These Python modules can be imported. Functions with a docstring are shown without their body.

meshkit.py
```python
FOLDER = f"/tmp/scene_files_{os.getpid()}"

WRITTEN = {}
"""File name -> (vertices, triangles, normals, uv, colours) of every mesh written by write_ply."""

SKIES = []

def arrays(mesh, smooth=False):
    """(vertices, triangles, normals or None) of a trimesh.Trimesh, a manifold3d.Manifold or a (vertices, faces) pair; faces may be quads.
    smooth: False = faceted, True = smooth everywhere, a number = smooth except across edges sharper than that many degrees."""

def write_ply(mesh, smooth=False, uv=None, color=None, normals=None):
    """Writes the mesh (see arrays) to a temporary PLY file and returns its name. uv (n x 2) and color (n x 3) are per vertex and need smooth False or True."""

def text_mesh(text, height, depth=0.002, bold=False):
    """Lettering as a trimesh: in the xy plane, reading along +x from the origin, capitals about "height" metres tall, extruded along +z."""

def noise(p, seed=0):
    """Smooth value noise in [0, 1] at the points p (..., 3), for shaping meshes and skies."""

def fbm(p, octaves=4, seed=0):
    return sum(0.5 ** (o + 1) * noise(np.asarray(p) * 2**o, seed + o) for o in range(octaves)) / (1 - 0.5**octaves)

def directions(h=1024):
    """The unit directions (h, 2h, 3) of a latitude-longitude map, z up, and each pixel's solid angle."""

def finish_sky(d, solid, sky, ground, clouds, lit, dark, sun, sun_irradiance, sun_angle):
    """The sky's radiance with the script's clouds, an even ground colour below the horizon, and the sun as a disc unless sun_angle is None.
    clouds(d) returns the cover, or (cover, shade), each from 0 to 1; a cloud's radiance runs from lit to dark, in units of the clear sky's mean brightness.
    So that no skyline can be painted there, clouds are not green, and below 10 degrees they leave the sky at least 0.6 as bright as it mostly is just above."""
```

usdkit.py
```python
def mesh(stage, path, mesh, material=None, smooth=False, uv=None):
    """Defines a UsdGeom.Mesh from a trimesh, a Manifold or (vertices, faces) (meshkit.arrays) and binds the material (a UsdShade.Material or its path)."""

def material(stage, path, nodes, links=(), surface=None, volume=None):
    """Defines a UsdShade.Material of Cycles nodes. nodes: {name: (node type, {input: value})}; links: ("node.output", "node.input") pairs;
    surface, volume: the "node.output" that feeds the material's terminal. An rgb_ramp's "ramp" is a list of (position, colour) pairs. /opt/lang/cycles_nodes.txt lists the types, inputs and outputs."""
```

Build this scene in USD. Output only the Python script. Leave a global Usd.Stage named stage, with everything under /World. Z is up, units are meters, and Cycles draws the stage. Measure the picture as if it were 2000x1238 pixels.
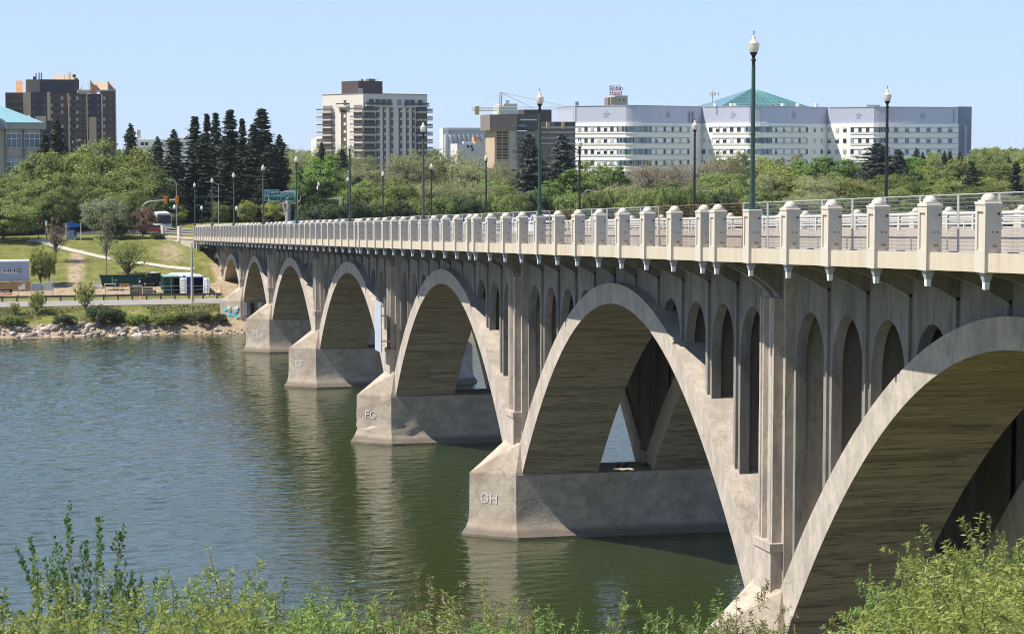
import math, random
import numpy as np, trimesh
import manifold3d as m3
from shapely.geometry import Polygon, box as sbox
from shapely.ops import unary_union
import usdkit, meshkit
from pxr import Usd, UsdGeom, UsdLux, UsdShade, Gf, Sdf, Vt

stage = Usd.Stage.CreateInMemory()
UsdGeom.SetStageUpAxis(stage, 'Z'); UsdGeom.SetStageMetersPerUnit(stage, 1.0)
world = UsdGeom.Xform.Define(stage, '/World'); stage.SetDefaultPrim(world.GetPrim())
UsdGeom.Scope.Define(stage, '/World/Looks')
rng = np.random.default_rng(7); random.seed(7)
ORD = ['first', 'second', 'third', 'fourth', 'fifth', 'sixth', 'seventh', 'eighth', 'ninth', 'tenth']

# ------------------------------------------------------------------ camera, sky, sun
FPX = 4160.0                                   # focal length in pixels of a 2000 px wide picture
PITCH = math.atan(323 / FPX); YAW = math.atan(996 / FPX * math.cos(PITCH))
CAM = np.array([-28.3, 0.0, 23.6])
FWD = np.array([math.sin(YAW) * math.cos(PITCH), math.cos(YAW) * math.cos(PITCH), -math.sin(PITCH)])
RGT = np.array([math.cos(YAW), -math.sin(YAW), 0]); UPV = np.cross(RGT, FWD)
cam = UsdGeom.Camera.Define(stage, '/World/camera')
cam.CreateHorizontalApertureAttr(36.0); cam.CreateFocalLengthAttr(36.0 * FPX / 2000)
cam.CreateExposureAttr(0.66); cam.CreateClippingRangeAttr(Gf.Vec2f(0.5, 20000))
mtx = Gf.Matrix4d(1.0)
for i, r in enumerate((RGT, UPV, -FWD, CAM)): mtx.SetRow3(i, Gf.Vec3d(*map(float, r)))
cam.AddTransformOp().Set(mtx)

EL, AZ = math.radians(54.0), math.radians(1.8)   # the sun stands square to the bridge's face, a little towards the camera
SUN = np.array([-math.cos(EL) * math.cos(AZ), -math.cos(EL) * math.sin(AZ), math.sin(EL)])
dome = UsdLux.DomeLight.Define(stage, '/World/sky'); dome.CreateIntensityAttr(1.0)
skym = usdkit.material(stage, '/World/Looks/sky', {
    's': ('sky_texture', {'sky_type': 'single_scattering', 'sun_disc': False, 'sun_elevation': EL,
                          'sun_rotation': math.atan2(SUN[0], SUN[1]), 'altitude': 500.0, 'air_density': 0.8, 'aerosol_density': 0.0, 'ozone_density': 10.0}),
    'veil': ('mix', {'color2': (3.4, 4.3, 5.75)}),      # summer haze pales the blue, most towards the horizon
    'tc': ('texture_coordinate', {}), 'xyz': ('separate_xyz', {}), 'low': ('map_range', {'from_min': 0.03, 'from_max': 0.7, 'to_min': 0.8, 'to_max': 0.05, 'clamp': True}),
    'b': ('background_shader', {'strength': 0.11})}, [('tc.generated', 'xyz.vector'), ('xyz.z', 'low.value'), ('low.result', 'veil.fac'), ('s.color', 'veil.color1'), ('veil.color', 'b.color')], surface='b.background')
UsdShade.MaterialBindingAPI.Apply(dome.GetPrim()).Bind(skym)
dome.GetPrim().SetCustomDataByKey('kind', 'structure')
sun = UsdLux.DistantLight.Define(stage, '/World/sun'); sun.CreateNormalizeAttr(True)
sun.CreateIntensityAttr(1.25); sun.CreateAngleAttr(0.53); sun.CreateColorAttr(Gf.Vec3f(1.0, 0.93, 0.82))
zx = np.cross([0, 0, 1.0], SUN); zx /= np.linalg.norm(zx); zy = np.cross(SUN, zx)
sm = Gf.Matrix4d(1.0)
for i, r in enumerate((zx, zy, SUN)): sm.SetRow3(i, Gf.Vec3d(*map(float, r)))
sun.AddTransformOp().Set(sm)

# ------------------------------------------------------------------ helpers
def at(px, py, Y):
    """The point of the vertical plane y = Y that the photograph shows at a pixel."""
    d = FWD + (px - 1000) / FPX * RGT - (py - 619) / FPX * UPV
    return CAM + d * (Y / d[1])

used = {}
def numbered(parent, name):
    k = (str(parent), name); n = used.get(k, -1) + 1; used[k] = n
    return f'{parent}/{name}' if n == 0 else f'{parent}/{name}_{n:03d}'
def P(parent):
    if parent is None: return '/World'
    return str(parent.GetPath()) if hasattr(parent, 'GetPath') else str(parent)
def tag(o, label=None, cat=None, group=None, kind=None):
    for k, v in (('label', label), ('category', cat), ('group', group), ('kind', kind)):
        if v: o.SetCustomDataByKey(k, v)
    return o
def obj(name, mesh, mat, parent=None, smooth=False, label=None):
    if isinstance(mesh, MB): mesh = mesh.arrays()
    p = usdkit.mesh(stage, numbered(P(parent), name), mesh, M[mat] if isinstance(mat, str) else mat, smooth).GetPrim()
    if label: p.SetCustomDataByKey('label', label)
    return p
def thing(name, label, cat, loc=(0, 0, 0), rz=0, group=None, scale=None, kind=None, parent=None):
    x = UsdGeom.Xform.Define(stage, numbered(P(parent), name))
    x.AddTranslateOp().Set(Gf.Vec3d(*map(float, loc)))
    if rz: x.AddRotateZOp().Set(float(rz))
    if scale is not None: x.AddScaleOp().Set(Gf.Vec3f(*map(float, np.broadcast_to(scale, 3))))
    return tag(x.GetPrim(), label, cat, group, kind)
stage.CreateClassPrim('/World/kinds')
def klass(name): return stage.CreateClassPrim('/World/kinds/' + name)
def copy_of(src, name, label, cat, loc, rz=0, scale=None, group=None, tilt=0):
    p = thing(name, label, cat, loc, rz, group, scale)
    if tilt: UsdGeom.Xformable(p).AddRotateXOp().Set(float(tilt))
    p.GetReferences().AddInternalReference(src.GetPath()); p.SetInstanceable(True)
    return p

class MB:
    """Collects boxes, tubes, prisms into one mesh."""
    def __init__(s): s.v, s.f, s.n = [], [], 0
    def add(s, v, f):
        v = np.asarray(v, float); f = np.asarray(f, int)
        if f.shape[1] == 4: f = np.vstack([f[:, [0, 1, 2]], f[:, [0, 2, 3]]])
        s.v.append(v); s.f.append(f + s.n); s.n += len(v); return s
    def mesh(s, m): return s.add(m.vertices, m.faces)
    def box(s, x0, y0, z0, x1, y1, z1):
        v = [(x, y, z) for z in (z0, z1) for x, y in ((x0, y0), (x1, y0), (x1, y1), (x0, y1))]
        return s.add(v, [(3, 2, 1, 0), (4, 5, 6, 7), (0, 1, 5, 4), (1, 2, 6, 5), (2, 3, 7, 6), (3, 0, 4, 7)])
    def tube(s, pts, r, n=6, caps=True):
        p = np.asarray(pts, float); r = np.broadcast_to(np.asarray(r, float), (len(p),))
        t = np.gradient(p, axis=0); t /= np.linalg.norm(t, axis=1, keepdims=True) + 1e-12
        ref = np.where(np.abs(t[:, 2:]) < 0.9, [[0, 0, 1.0]], [[1.0, 0, 0]])
        a = np.cross(t, ref); a /= np.linalg.norm(a, axis=1, keepdims=True) + 1e-12; b = np.cross(t, a)
        g = np.arange(n) * 2 * np.pi / n
        v = p[:, None] + r[:, None, None] * (np.cos(g)[None, :, None] * a[:, None] + np.sin(g)[None, :, None] * b[:, None])
        k = len(p); i, j = np.meshgrid(np.arange(k - 1), np.arange(n), indexing='ij')
        q = np.stack([i * n + j, (i + 1) * n + j, (i + 1) * n + (j + 1) % n, i * n + (j + 1) % n], -1).reshape(-1, 4)
        v = v.reshape(-1, 3); f = np.vstack([q[:, [0, 1, 2]], q[:, [0, 2, 3]]])
        if caps:
            c0 = [(0, x, x + 1) for x in range(1, n - 1)]; o = (k - 1) * n
            f = np.vstack([f, c0, [(o, o + x + 1, o + x) for x in range(1, n - 1)]])
        return s.add(v, f)
    def lathe(s, prof, loc=(0, 0, 0), n=16):
        prof = np.asarray(prof, float); g = np.arange(n) * 2 * np.pi / n
        v = np.stack([prof[:, None, 0] * np.cos(g), prof[:, None, 0] * np.sin(g), np.repeat(prof[:, 1:2], n, 1)], -1).reshape(-1, 3) + loc
        k = len(prof); i, j = np.meshgrid(np.arange(k - 1), np.arange(n), indexing='ij')
        q = np.stack([i * n + j, i * n + (j + 1) % n, (i + 1) * n + (j + 1) % n, (i + 1) * n + j], -1).reshape(-1, 4)
        return s.add(v, q)
    def prism(s, poly, x0, x1):
        """A (y, z) polygon between two x."""
        polys = getattr(poly, 'geoms', [poly])
        for g in polys:
            if g.is_empty or g.area < 1e-4: continue
            m = trimesh.creation.extrude_polygon(g, x1 - x0, engine='earcut')
            s.add(np.asarray(m.vertices)[:, [2, 0, 1]] + [x0, 0, 0], m.faces)
        return s
    def plan(s, poly, z0, z1):
        """An (x, y) polygon between two z."""
        for g in getattr(poly, 'geoms', [poly]):
            m = trimesh.creation.extrude_polygon(g, z1 - z0, engine='earcut')
            s.add(np.asarray(m.vertices) + [0, 0, z0], m.faces)
        return s
    def hull(s, pts):
        m = m3.Manifold.hull_points(np.asarray(pts, float)).to_mesh()
        return s.add(m.vert_properties[:, :3], m.tri_verts)
    def moved(s, mtx):
        for i in range(len(s.v)): s.v[i] = s.v[i] @ np.asarray(mtx)[:3, :3].T + np.asarray(mtx)[:3, 3]
        return s
    def arrays(s): return (np.vstack(s.v), np.vstack(s.f))

def text(parent, words, h, origin, ux, uz, mat, depth=0.01, bold=False, name='lettering', center=False):
    """Lettering standing upright: reads along ux, its capitals rise along uz."""
    t = meshkit.text_mesh(words, h, depth, bold); v = np.asarray(t.vertices)
    if center: v = v - [(v[:, 0].min() + v[:, 0].max()) / 2, 0, 0]
    ux, uz = np.asarray(ux, float), np.asarray(uz, float); n = np.cross(ux, uz)
    w = np.asarray(origin) + v[:, :1] * ux + v[:, 1:2] * uz + v[:, 2:] * n
    return obj(name, (w, np.asarray(t.faces)), mat, parent)

def quads(c, u, v):
    n = len(c); vt = np.stack([c - u - v, c + u - v, c + u + v, c - u + v], 1).reshape(-1, 3)
    o = np.arange(n)[:, None] * 4
    return vt, np.vstack([o + [0, 1, 2], o + [0, 2, 3]])
def rhombs(c, u, v):
    """Leaf shapes: base, side, tip, side."""
    n = len(c); vt = np.stack([c - u, c + v - 0.1 * u, c + u, c - v - 0.1 * u], 1).reshape(-1, 3)
    o = np.arange(n)[:, None] * 4
    return vt, np.vstack([o + [0, 1, 2], o + [0, 2, 3]])
def unit(a): return a / (np.linalg.norm(a, axis=-1, keepdims=True) + 1e-9)

# ------------------------------------------------------------------ materials
M = {}
def mat(name, base, rough=0.8, var=0.18, scale=1.0, stretch=(1, 1, 1), bump=0.0, bscale=8, second=None, sscale=0.35, metal=0.0, spec=0.3, detail=6, sfrom=0.5, sto=0.68):
    base = np.array(base, float)
    nodes = {'g': ('geometry', {}), 'm': ('mapping', {'scale': stretch}), 'n': ('noise_texture', {'scale': scale, 'detail': float(detail), 'roughness': 0.62}),
             'r': ('rgb_ramp', {'ramp': [(0.25, tuple(base * (1 - var))), (0.5, tuple(base)), (0.75, tuple(np.minimum(base * (1 + var), 1)))]}),
             'p': ('principled_bsdf', {'roughness': rough, 'metallic': metal, 'specular_ior_level': spec})}
    links = [('g.position', 'm.vector'), ('m.vector', 'n.vector'), ('n.fac', 'r.fac')]
    out = 'r.color'
    if second is not None:
        nodes['n2'] = ('noise_texture', {'scale': sscale, 'detail': 7.0, 'roughness': 0.65})
        nodes['f'] = ('map_range', {'from_min': sfrom, 'from_max': sto, 'clamp': True})
        nodes['x'] = ('mix', {'color2': tuple(second)})
        links += [('m.vector', 'n2.vector'), ('n2.fac', 'f.value'), ('f.result', 'x.fac'), (out, 'x.color1')]; out = 'x.color'
    links.append((out, 'p.base_color'))
    if bump:
        nodes['nb'] = ('noise_texture', {'scale': float(bscale), 'detail': 5.0}); nodes['b'] = ('bump', {'strength': bump, 'distance': 0.05})
        links += [('m.vector', 'nb.vector'), ('nb.fac', 'b.height'), ('b.normal', 'p.normal')]
    M[name] = usdkit.material(stage, '/World/Looks/' + name, nodes, links, surface='p.BSDF')
def leafmat(name, c0, c1, trans=0.5, objvar=0.25, gloss=0.025):
    """Leaves: colour runs from c0 to c1 leaf by leaf, the whole plant a little lighter or darker than the next."""
    c0, c1 = np.array(c0), np.array(c1)
    nodes = {'g': ('geometry', {}), 'o': ('object_info', {}), 'r': ('rgb_ramp', {'ramp': [(0.0, tuple(c0)), (1.0, tuple(c1))]}),
             'h': ('map_range', {'from_min': 0.0, 'from_max': 1.0, 'to_min': 1 - objvar, 'to_max': 1 + objvar}),
             'c': ('hsv', {'saturation': 0.9}), 'd': ('diffuse_bsdf', {}), 't': ('translucent_bsdf', {}), 'x': ('mix_closure', {'fac': trans}), 'gl': ('glossy_bsdf', {'color': (0.9, 0.95, 0.85), 'roughness': 0.6}), 'y': ('mix_closure', {'fac': gloss})}
    links = [('g.random_per_island', 'r.fac'), ('r.color', 'c.color'), ('o.random', 'h.value'), ('h.result', 'c.value'),
             ('c.color', 'd.color'), ('c.color', 't.color'), ('d.BSDF', 'x.closure1'), ('t.BSDF', 'x.closure2'), ('x.closure', 'y.closure1'), ('gl.BSDF', 'y.closure2')]
    M[name] = usdkit.material(stage, '/World/Looks/' + name, nodes, links, surface='y.closure')

def concrete(name, base, stain, dark, stretch=(1, 1, 1), scale=1.3, crack=0.45, crack_scale=0.42, bump=0.35, bscale=5.0, speck=0.5, wet=False, amount=(0.44, 0.66), sp=(0.62, 0.74), spscale=7.0):
    """Old concrete: blotches, stains drawn out along one direction, pits, hair cracks, and below the pier's waterline a wet band."""
    base = np.array(base)
    nodes = {'g': ('geometry', {}), 'm': ('mapping', {'scale': stretch}),
             'n': ('noise_texture', {'scale': scale, 'detail': 8.0, 'roughness': 0.68}), 'r': ('rgb_ramp', {'ramp': [(0.28, tuple(base * 0.72)), (0.5, tuple(base)), (0.72, tuple(np.minimum(base * 1.2, 0.9)))]}),
             'n2': ('noise_texture', {'scale': scale * 0.33, 'detail': 9.0, 'roughness': 0.7, 'distortion': 0.4}), 'f2': ('map_range', {'from_min': amount[0], 'from_max': amount[1], 'to_max': 0.85, 'clamp': True}), 'x2': ('mix', {'color2': tuple(stain)}),
             'n3': ('noise_texture', {'scale': spscale, 'detail': 4.0, 'roughness': 0.7}), 'f3': ('map_range', {'from_min': sp[0], 'from_max': sp[1], 'to_max': speck, 'clamp': True}), 'x3': ('mix', {'color2': tuple(dark)}),
             'nd': ('noise_texture', {'scale': 1.1, 'detail': 5.0}), 'wv': ('mix', {'mix_type': 'add', 'fac': 0.9}), 'v': ('voronoi_texture', {'feature': 'distance_to_edge', 'scale': crack_scale}), 'f4': ('map_range', {'from_min': 0.003, 'from_max': 0.012, 'to_min': crack, 'to_max': 0.0, 'clamp': True}), 'x4': ('mix', {'color2': tuple(np.array(dark) * 0.6)}),
             'nb': ('noise_texture', {'scale': bscale, 'detail': 6.0, 'roughness': 0.7}), 'b': ('bump', {'strength': bump, 'distance': 0.06}), 'p': ('principled_bsdf', {'roughness': 0.92, 'specular_ior_level': 0.25})}
    links = [('g.position', 'm.vector'), ('m.vector', 'n.vector'), ('n.fac', 'r.fac'), ('m.vector', 'n2.vector'), ('n2.fac', 'f2.value'), ('r.color', 'x2.color1'), ('f2.result', 'x2.fac'),
             ('m.vector', 'n3.vector'), ('n3.fac', 'f3.value'), ('x2.color', 'x3.color1'), ('f3.result', 'x3.fac'), ('g.position', 'nd.vector'), ('g.position', 'wv.color1'), ('nd.color', 'wv.color2'), ('wv.color', 'v.vector'), ('v.distance', 'f4.value'),
             ('x3.color', 'x4.color1'), ('f4.result', 'x4.fac'), ('m.vector', 'nb.vector'), ('nb.fac', 'b.height'), ('b.normal', 'p.normal')]
    out = 'x4.color'
    if wet:
        nodes.update({'sx': ('separate_xyz', {}), 'zz': ('math', {'math_type': 'multiply_add', 'value2': 0.55}), 'fw': ('map_range', {'from_min': 0.3, 'from_max': 0.65, 'to_min': 0.75, 'to_max': 0.0, 'clamp': True}), 'xw': ('mix', {'color2': tuple(np.array(stain) * 0.42)})})
        links += [('g.position', 'sx.vector'), ('n2.fac', 'zz.value1'), ('sx.z', 'zz.value3'), ('zz.value', 'fw.value'), ('fw.result', 'xw.fac'), (out, 'xw.color1')]; out = 'xw.color'
    links.append((out, 'p.base_color'))
    M[name] = usdkit.material(stage, '/World/Looks/' + name, nodes, links, surface='p.BSDF')
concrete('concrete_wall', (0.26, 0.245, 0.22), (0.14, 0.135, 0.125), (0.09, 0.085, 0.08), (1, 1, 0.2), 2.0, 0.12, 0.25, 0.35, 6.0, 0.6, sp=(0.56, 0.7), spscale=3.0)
concrete('concrete_ring', (0.45, 0.395, 0.335), (0.32, 0.285, 0.245), (0.2, 0.175, 0.15), (1, 1, 0.5), 2.2, 0.2, 0.16, 0.45, 5.0, 0.5, amount=(0.45, 0.62), sp=(0.58, 0.7), spscale=5.0)
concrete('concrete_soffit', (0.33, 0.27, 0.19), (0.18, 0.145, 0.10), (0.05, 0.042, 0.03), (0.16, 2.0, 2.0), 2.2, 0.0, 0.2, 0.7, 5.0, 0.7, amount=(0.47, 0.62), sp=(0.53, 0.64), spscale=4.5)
concrete('concrete_pier', (0.43, 0.37, 0.30), (0.27, 0.22, 0.17), (0.13, 0.105, 0.08), (1, 1, 1.3), 1.1, 0.4, 0.45, 0.4, 3.5, 0.6, wet=True)
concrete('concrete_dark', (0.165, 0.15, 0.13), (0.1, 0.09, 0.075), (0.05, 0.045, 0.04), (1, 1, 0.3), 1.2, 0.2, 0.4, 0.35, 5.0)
mat('fascia_paint', (0.5, 0.44, 0.345), 0.75, 0.12, 2.2, (1.5, 1.5, 0.18), 0.05, 9, (0.40, 0.32, 0.215), 1.1, sfrom=0.5, sto=0.72)
mat('post_paint', (0.53, 0.485, 0.415), 0.7, 0.06, 1.2, (1, 1, 0.5), 0.06, 12, (0.40, 0.365, 0.31), 1.2, sfrom=0.55, sto=0.8)
mat('rail_paint', (0.58, 0.56, 0.51), 0.5, 0.06)
mat('barrier', (0.42, 0.375, 0.325), 0.85, 0.1, 0.8, (1, 1, 1), 0.1, 8, (0.38, 0.33, 0.28), 0.5)
mat('spout_grey', (0.35, 0.37, 0.42), 0.5, 0.08); mat('spout_white', (0.82, 0.82, 0.82), 0.5, 0.04)
mat('rust', (0.16, 0.075, 0.035), 0.9, 0.3, 8)
mat('iron_dark', (0.02, 0.022, 0.025), 0.5, 0.1)
mat('lamp_green', (0.028, 0.064, 0.048), 0.35, 0.1, 2, spec=0.5); mat('lamp_black', (0.018, 0.018, 0.022), 0.35, 0.1, 2, spec=0.5)
mat('lamp_olive', (0.075, 0.075, 0.05), 0.4, 0.1, 2, spec=0.5)
mat('galv', (0.5, 0.5, 0.5), 0.45, 0.08, 3, metal=0.3); mat('galv_brown', (0.22, 0.13, 0.08), 0.7, 0.15, 4)
mat('asphalt', (0.055, 0.055, 0.056), 0.95, 0.15, 1.5); mat('road_pale', (0.27, 0.255, 0.235), 0.95, 0.12, 0.6); mat('path', (0.47, 0.43, 0.36), 0.95, 0.1, 0.8)
mat('white', (0.78, 0.78, 0.77), 0.5, 0.05); mat('white_dirty', (0.66, 0.66, 0.64), 0.7, 0.08); mat('cream', (0.66, 0.63, 0.55), 0.8, 0.05, 0.3)
mat('black', (0.012, 0.012, 0.013), 0.5, 0.1); mat('glass_dark', (0.025, 0.03, 0.038), 0.12, 0.3, 0.4, spec=0.6); mat('glass_blue', (0.10, 0.16, 0.22), 0.1, 0.35, 0.5, spec=0.7)
mat('glass_pale', (0.30, 0.35, 0.38), 0.2, 0.25, 0.5, spec=0.6); mat('blind', (0.5, 0.49, 0.46), 0.7, 0.1)
mat('navy', (0.028, 0.032, 0.05), 0.8, 0.1, 0.3); mat('brown', (0.075, 0.057, 0.052), 0.85, 0.12, 0.4); mat('brown_light', (0.20, 0.165, 0.15), 0.85, 0.1, 0.4); mat('tan', (0.44, 0.335, 0.24), 0.85, 0.08, 0.3)
mat('orange_brick', (0.5, 0.26, 0.14), 0.85, 0.1, 0.4); mat('stone', (0.42, 0.385, 0.345), 0.85, 0.08, 0.4); mat('condo_wall', (0.54, 0.51, 0.47), 0.85, 0.06, 0.2); mat('condo_dark', (0.075, 0.075, 0.082), 0.6, 0.2, 0.4)
mat('hosp_white', (0.84, 0.82, 0.76), 0.7, 0.04, 0.1); mat('hosp_metal', (0.48, 0.49, 0.585), 0.45, 0.05, 0.6, (6, 6, 0.3), metal=0.25); mat('hosp_blue', (0.2, 0.24, 0.33), 0.45, 0.05, 0.3)
mat('roof_blue', (0.20, 0.37, 0.42), 0.5, 0.06, 0.3); mat('glass_teal', (0.085, 0.19, 0.195), 0.15, 0.25, 0.3, spec=0.7); mat('steel_teal', (0.12, 0.32, 0.3), 0.4, 0.05)
mat('sign_green', (0.005, 0.19, 0.115), 0.4, 0.04); mat('sign_blue', (0.02, 0.06, 0.3), 0.4, 0.04); mat('red', (0.5, 0.03, 0.025), 0.5, 0.08); mat('orange', (0.8, 0.2, 0.01), 0.5, 0.08); mat('signal_orange', (0.75, 0.26, 0.01), 0.45, 0.06)
mat('letters_red', (0.42, 0.09, 0.1), 0.6, 0.1); mat('yellow', (0.5, 0.42, 0.25), 0.6, 0.06)
mat('box_green', (0.012, 0.06, 0.05), 0.5, 0.12, 1.0); mat('box_green_roof', (0.24, 0.36, 0.31), 0.6, 0.1); mat('box_blue', (0.015, 0.06, 0.3), 0.5, 0.1, 1.0); mat('box_blue_roof', (0.42, 0.52, 0.6), 0.6, 0.1)
mat('plywood', (0.36, 0.23, 0.12), 0.9, 0.15, 0.8); mat('lumber', (0.52, 0.43, 0.31), 0.9, 0.15, 1); mat('crate', (0.34, 0.26, 0.205), 0.9, 0.12, 1); mat('wood_orange', (0.55, 0.26, 0.06), 0.8, 0.12)
mat('wood_rail', (0.115, 0.09, 0.075), 0.95, 0.2, 1.5); mat('tarp_blue', (0.015, 0.12, 0.42), 0.6, 0.15); mat('canvas_blue', (0.18, 0.27, 0.36), 0.7, 0.1); mat('car_red', (0.35, 0.03, 0.025), 0.3, 0.03, spec=0.6); mat('car_white', (0.75, 0.75, 0.76), 0.25, 0.02, spec=0.6); mat('car_blue', (0.05, 0.25, 0.6), 0.3, 0.03, spec=0.6)
mat('tyre', (0.02, 0.02, 0.02), 0.9, 0.1); mat('bus_grey', (0.3, 0.31, 0.33), 0.35, 0.05); mat('silo', (0.56, 0.56, 0.56), 0.85, 0.06, 0.15); mat('silo_blue', (0.36, 0.38, 0.42), 0.8, 0.06, 0.2)
mat('panel_blue', (0.4, 0.45, 0.53), 0.5, 0.08, 0.6); mat('paint_white', (0.62, 0.6, 0.57), 0.9, 0.15, 5); mat('graf_blue', (0.07, 0.3, 0.5), 0.8, 0.4, 3); mat('graf_teal', (0.2, 0.48, 0.46), 0.8, 0.3, 3); mat('graf_black', (0.02, 0.02, 0.022), 0.8, 0.1)
mat('rock', (0.42, 0.37, 0.33), 0.95, 0.3, 1.2, bump=0.5, bscale=5); mat('rock_dark', (0.25, 0.21, 0.18), 0.95, 0.3, 1.2, bump=0.5, bscale=5)
mat('bark', (0.11, 0.085, 0.065), 0.95, 0.3, 3, (1, 1, 0.3)); mat('bark_grey', (0.2, 0.175, 0.15), 0.95, 0.25, 3, (1, 1, 0.3)); mat('bark_pale', (0.42, 0.4, 0.36), 0.95, 0.25, 3, (1, 1, 0.3)); mat('twig', (0.11, 0.1, 0.06), 0.9, 0.2, 5)
mat('statue', (0.33, 0.31, 0.31), 0.9, 0.15, 1.5); mat('pigeon', (0.03, 0.032, 0.038), 0.8, 0.2, 10)
M['globe'] = usdkit.material(stage, '/World/Looks/globe', {
    'd': ('principled_bsdf', {'base_color': (0.8, 0.76, 0.66), 'roughness': 0.25}), 't': ('translucent_bsdf', {'color': (0.85, 0.82, 0.74)}), 'x': ('mix_closure', {'fac': 0.45})},
    [('d.BSDF', 'x.closure1'), ('t.BSDF', 'x.closure2')], surface='x.closure')
leafmat('leaf_green', (0.221, 0.283, 0.060), (0.461, 0.512, 0.146)); leafmat('leaf_yellow', (0.274, 0.317, 0.058), (0.504, 0.533, 0.144)); leafmat('leaf_olive', (0.314, 0.335, 0.139), (0.609, 0.587, 0.284))
leafmat('leaf_bright', (0.158, 0.277, 0.040), (0.343, 0.475, 0.092)); leafmat('leaf_silver', (0.240, 0.282, 0.144), (0.456, 0.480, 0.300)); leafmat('leaf_brown', (0.2, 0.13, 0.085), (0.34, 0.23, 0.15)); leafmat('leaf_dark', (0.090, 0.128, 0.045), (0.225, 0.263, 0.105))
leafmat('leaf_bud', (0.373, 0.306, 0.173), (0.532, 0.439, 0.266)); leafmat('needle', (0.039, 0.057, 0.033), (0.117, 0.145, 0.083), 0.12); leafmat('needle_blue', (0.066, 0.086, 0.073), (0.152, 0.185, 0.152), 0.12)
leafmat('willow', (0.305, 0.356, 0.064), (0.657, 0.657, 0.204), 0.42, 0.12); leafmat('willow_green', (0.232, 0.355, 0.076), (0.554, 0.660, 0.201), 0.42, 0.1); leafmat('maple', (0.104, 0.195, 0.039), (0.312, 0.442, 0.117), 0.42, 0.1); leafmat('seedy', (0.27, 0.235, 0.09), (0.46, 0.42, 0.2), 0.4, 0.1)
leafmat('dry_grass', (0.26, 0.22, 0.10), (0.42, 0.36, 0.19), 0.3); leafmat('grass_blade', (0.14, 0.17, 0.045), (0.27, 0.28, 0.10), 0.3)

# water: a dark green river with two sizes of ripple
M['water'] = usdkit.material(stage, '/World/Looks/water', {
    'g': ('geometry', {}), 'm': ('mapping', {'scale': (0.55, 1.0, 1.0), 'rotation': (0, 0, 0.35)}),
    'n1': ('noise_texture', {'scale': 1.6, 'detail': 3.0, 'roughness': 0.55}), 'n2': ('noise_texture', {'scale': 3.2, 'detail': 2.0}),
    'big': ('noise_texture', {'scale': 0.018, 'detail': 3.0}), 'amt': ('map_range', {'from_min': 0.35, 'from_max': 0.65, 'to_min': 0.55, 'to_max': 1.15}),
    's': ('math', {'math_type': 'multiply_add', 'value2': 0.3}), 'h': ('math', {'math_type': 'multiply'}),
    'b': ('bump', {'strength': 1.0, 'distance': 0.055}),
    'p': ('principled_bsdf', {'base_color': (0.022, 0.034, 0.007), 'roughness': 0.04, 'ior': 1.7, 'specular_ior_level': 0.5})},
    [('g.position', 'm.vector'), ('m.vector', 'n1.vector'), ('m.vector', 'n2.vector'), ('g.position', 'big.vector'), ('big.fac', 'amt.value'),
     ('n2.fac', 's.value1'), ('n1.fac', 's.value3'), ('s.value', 'h.value1'), ('amt.result', 'h.value2'), ('h.value', 'b.height'), ('b.normal', 'p.normal')], surface='p.BSDF')
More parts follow.
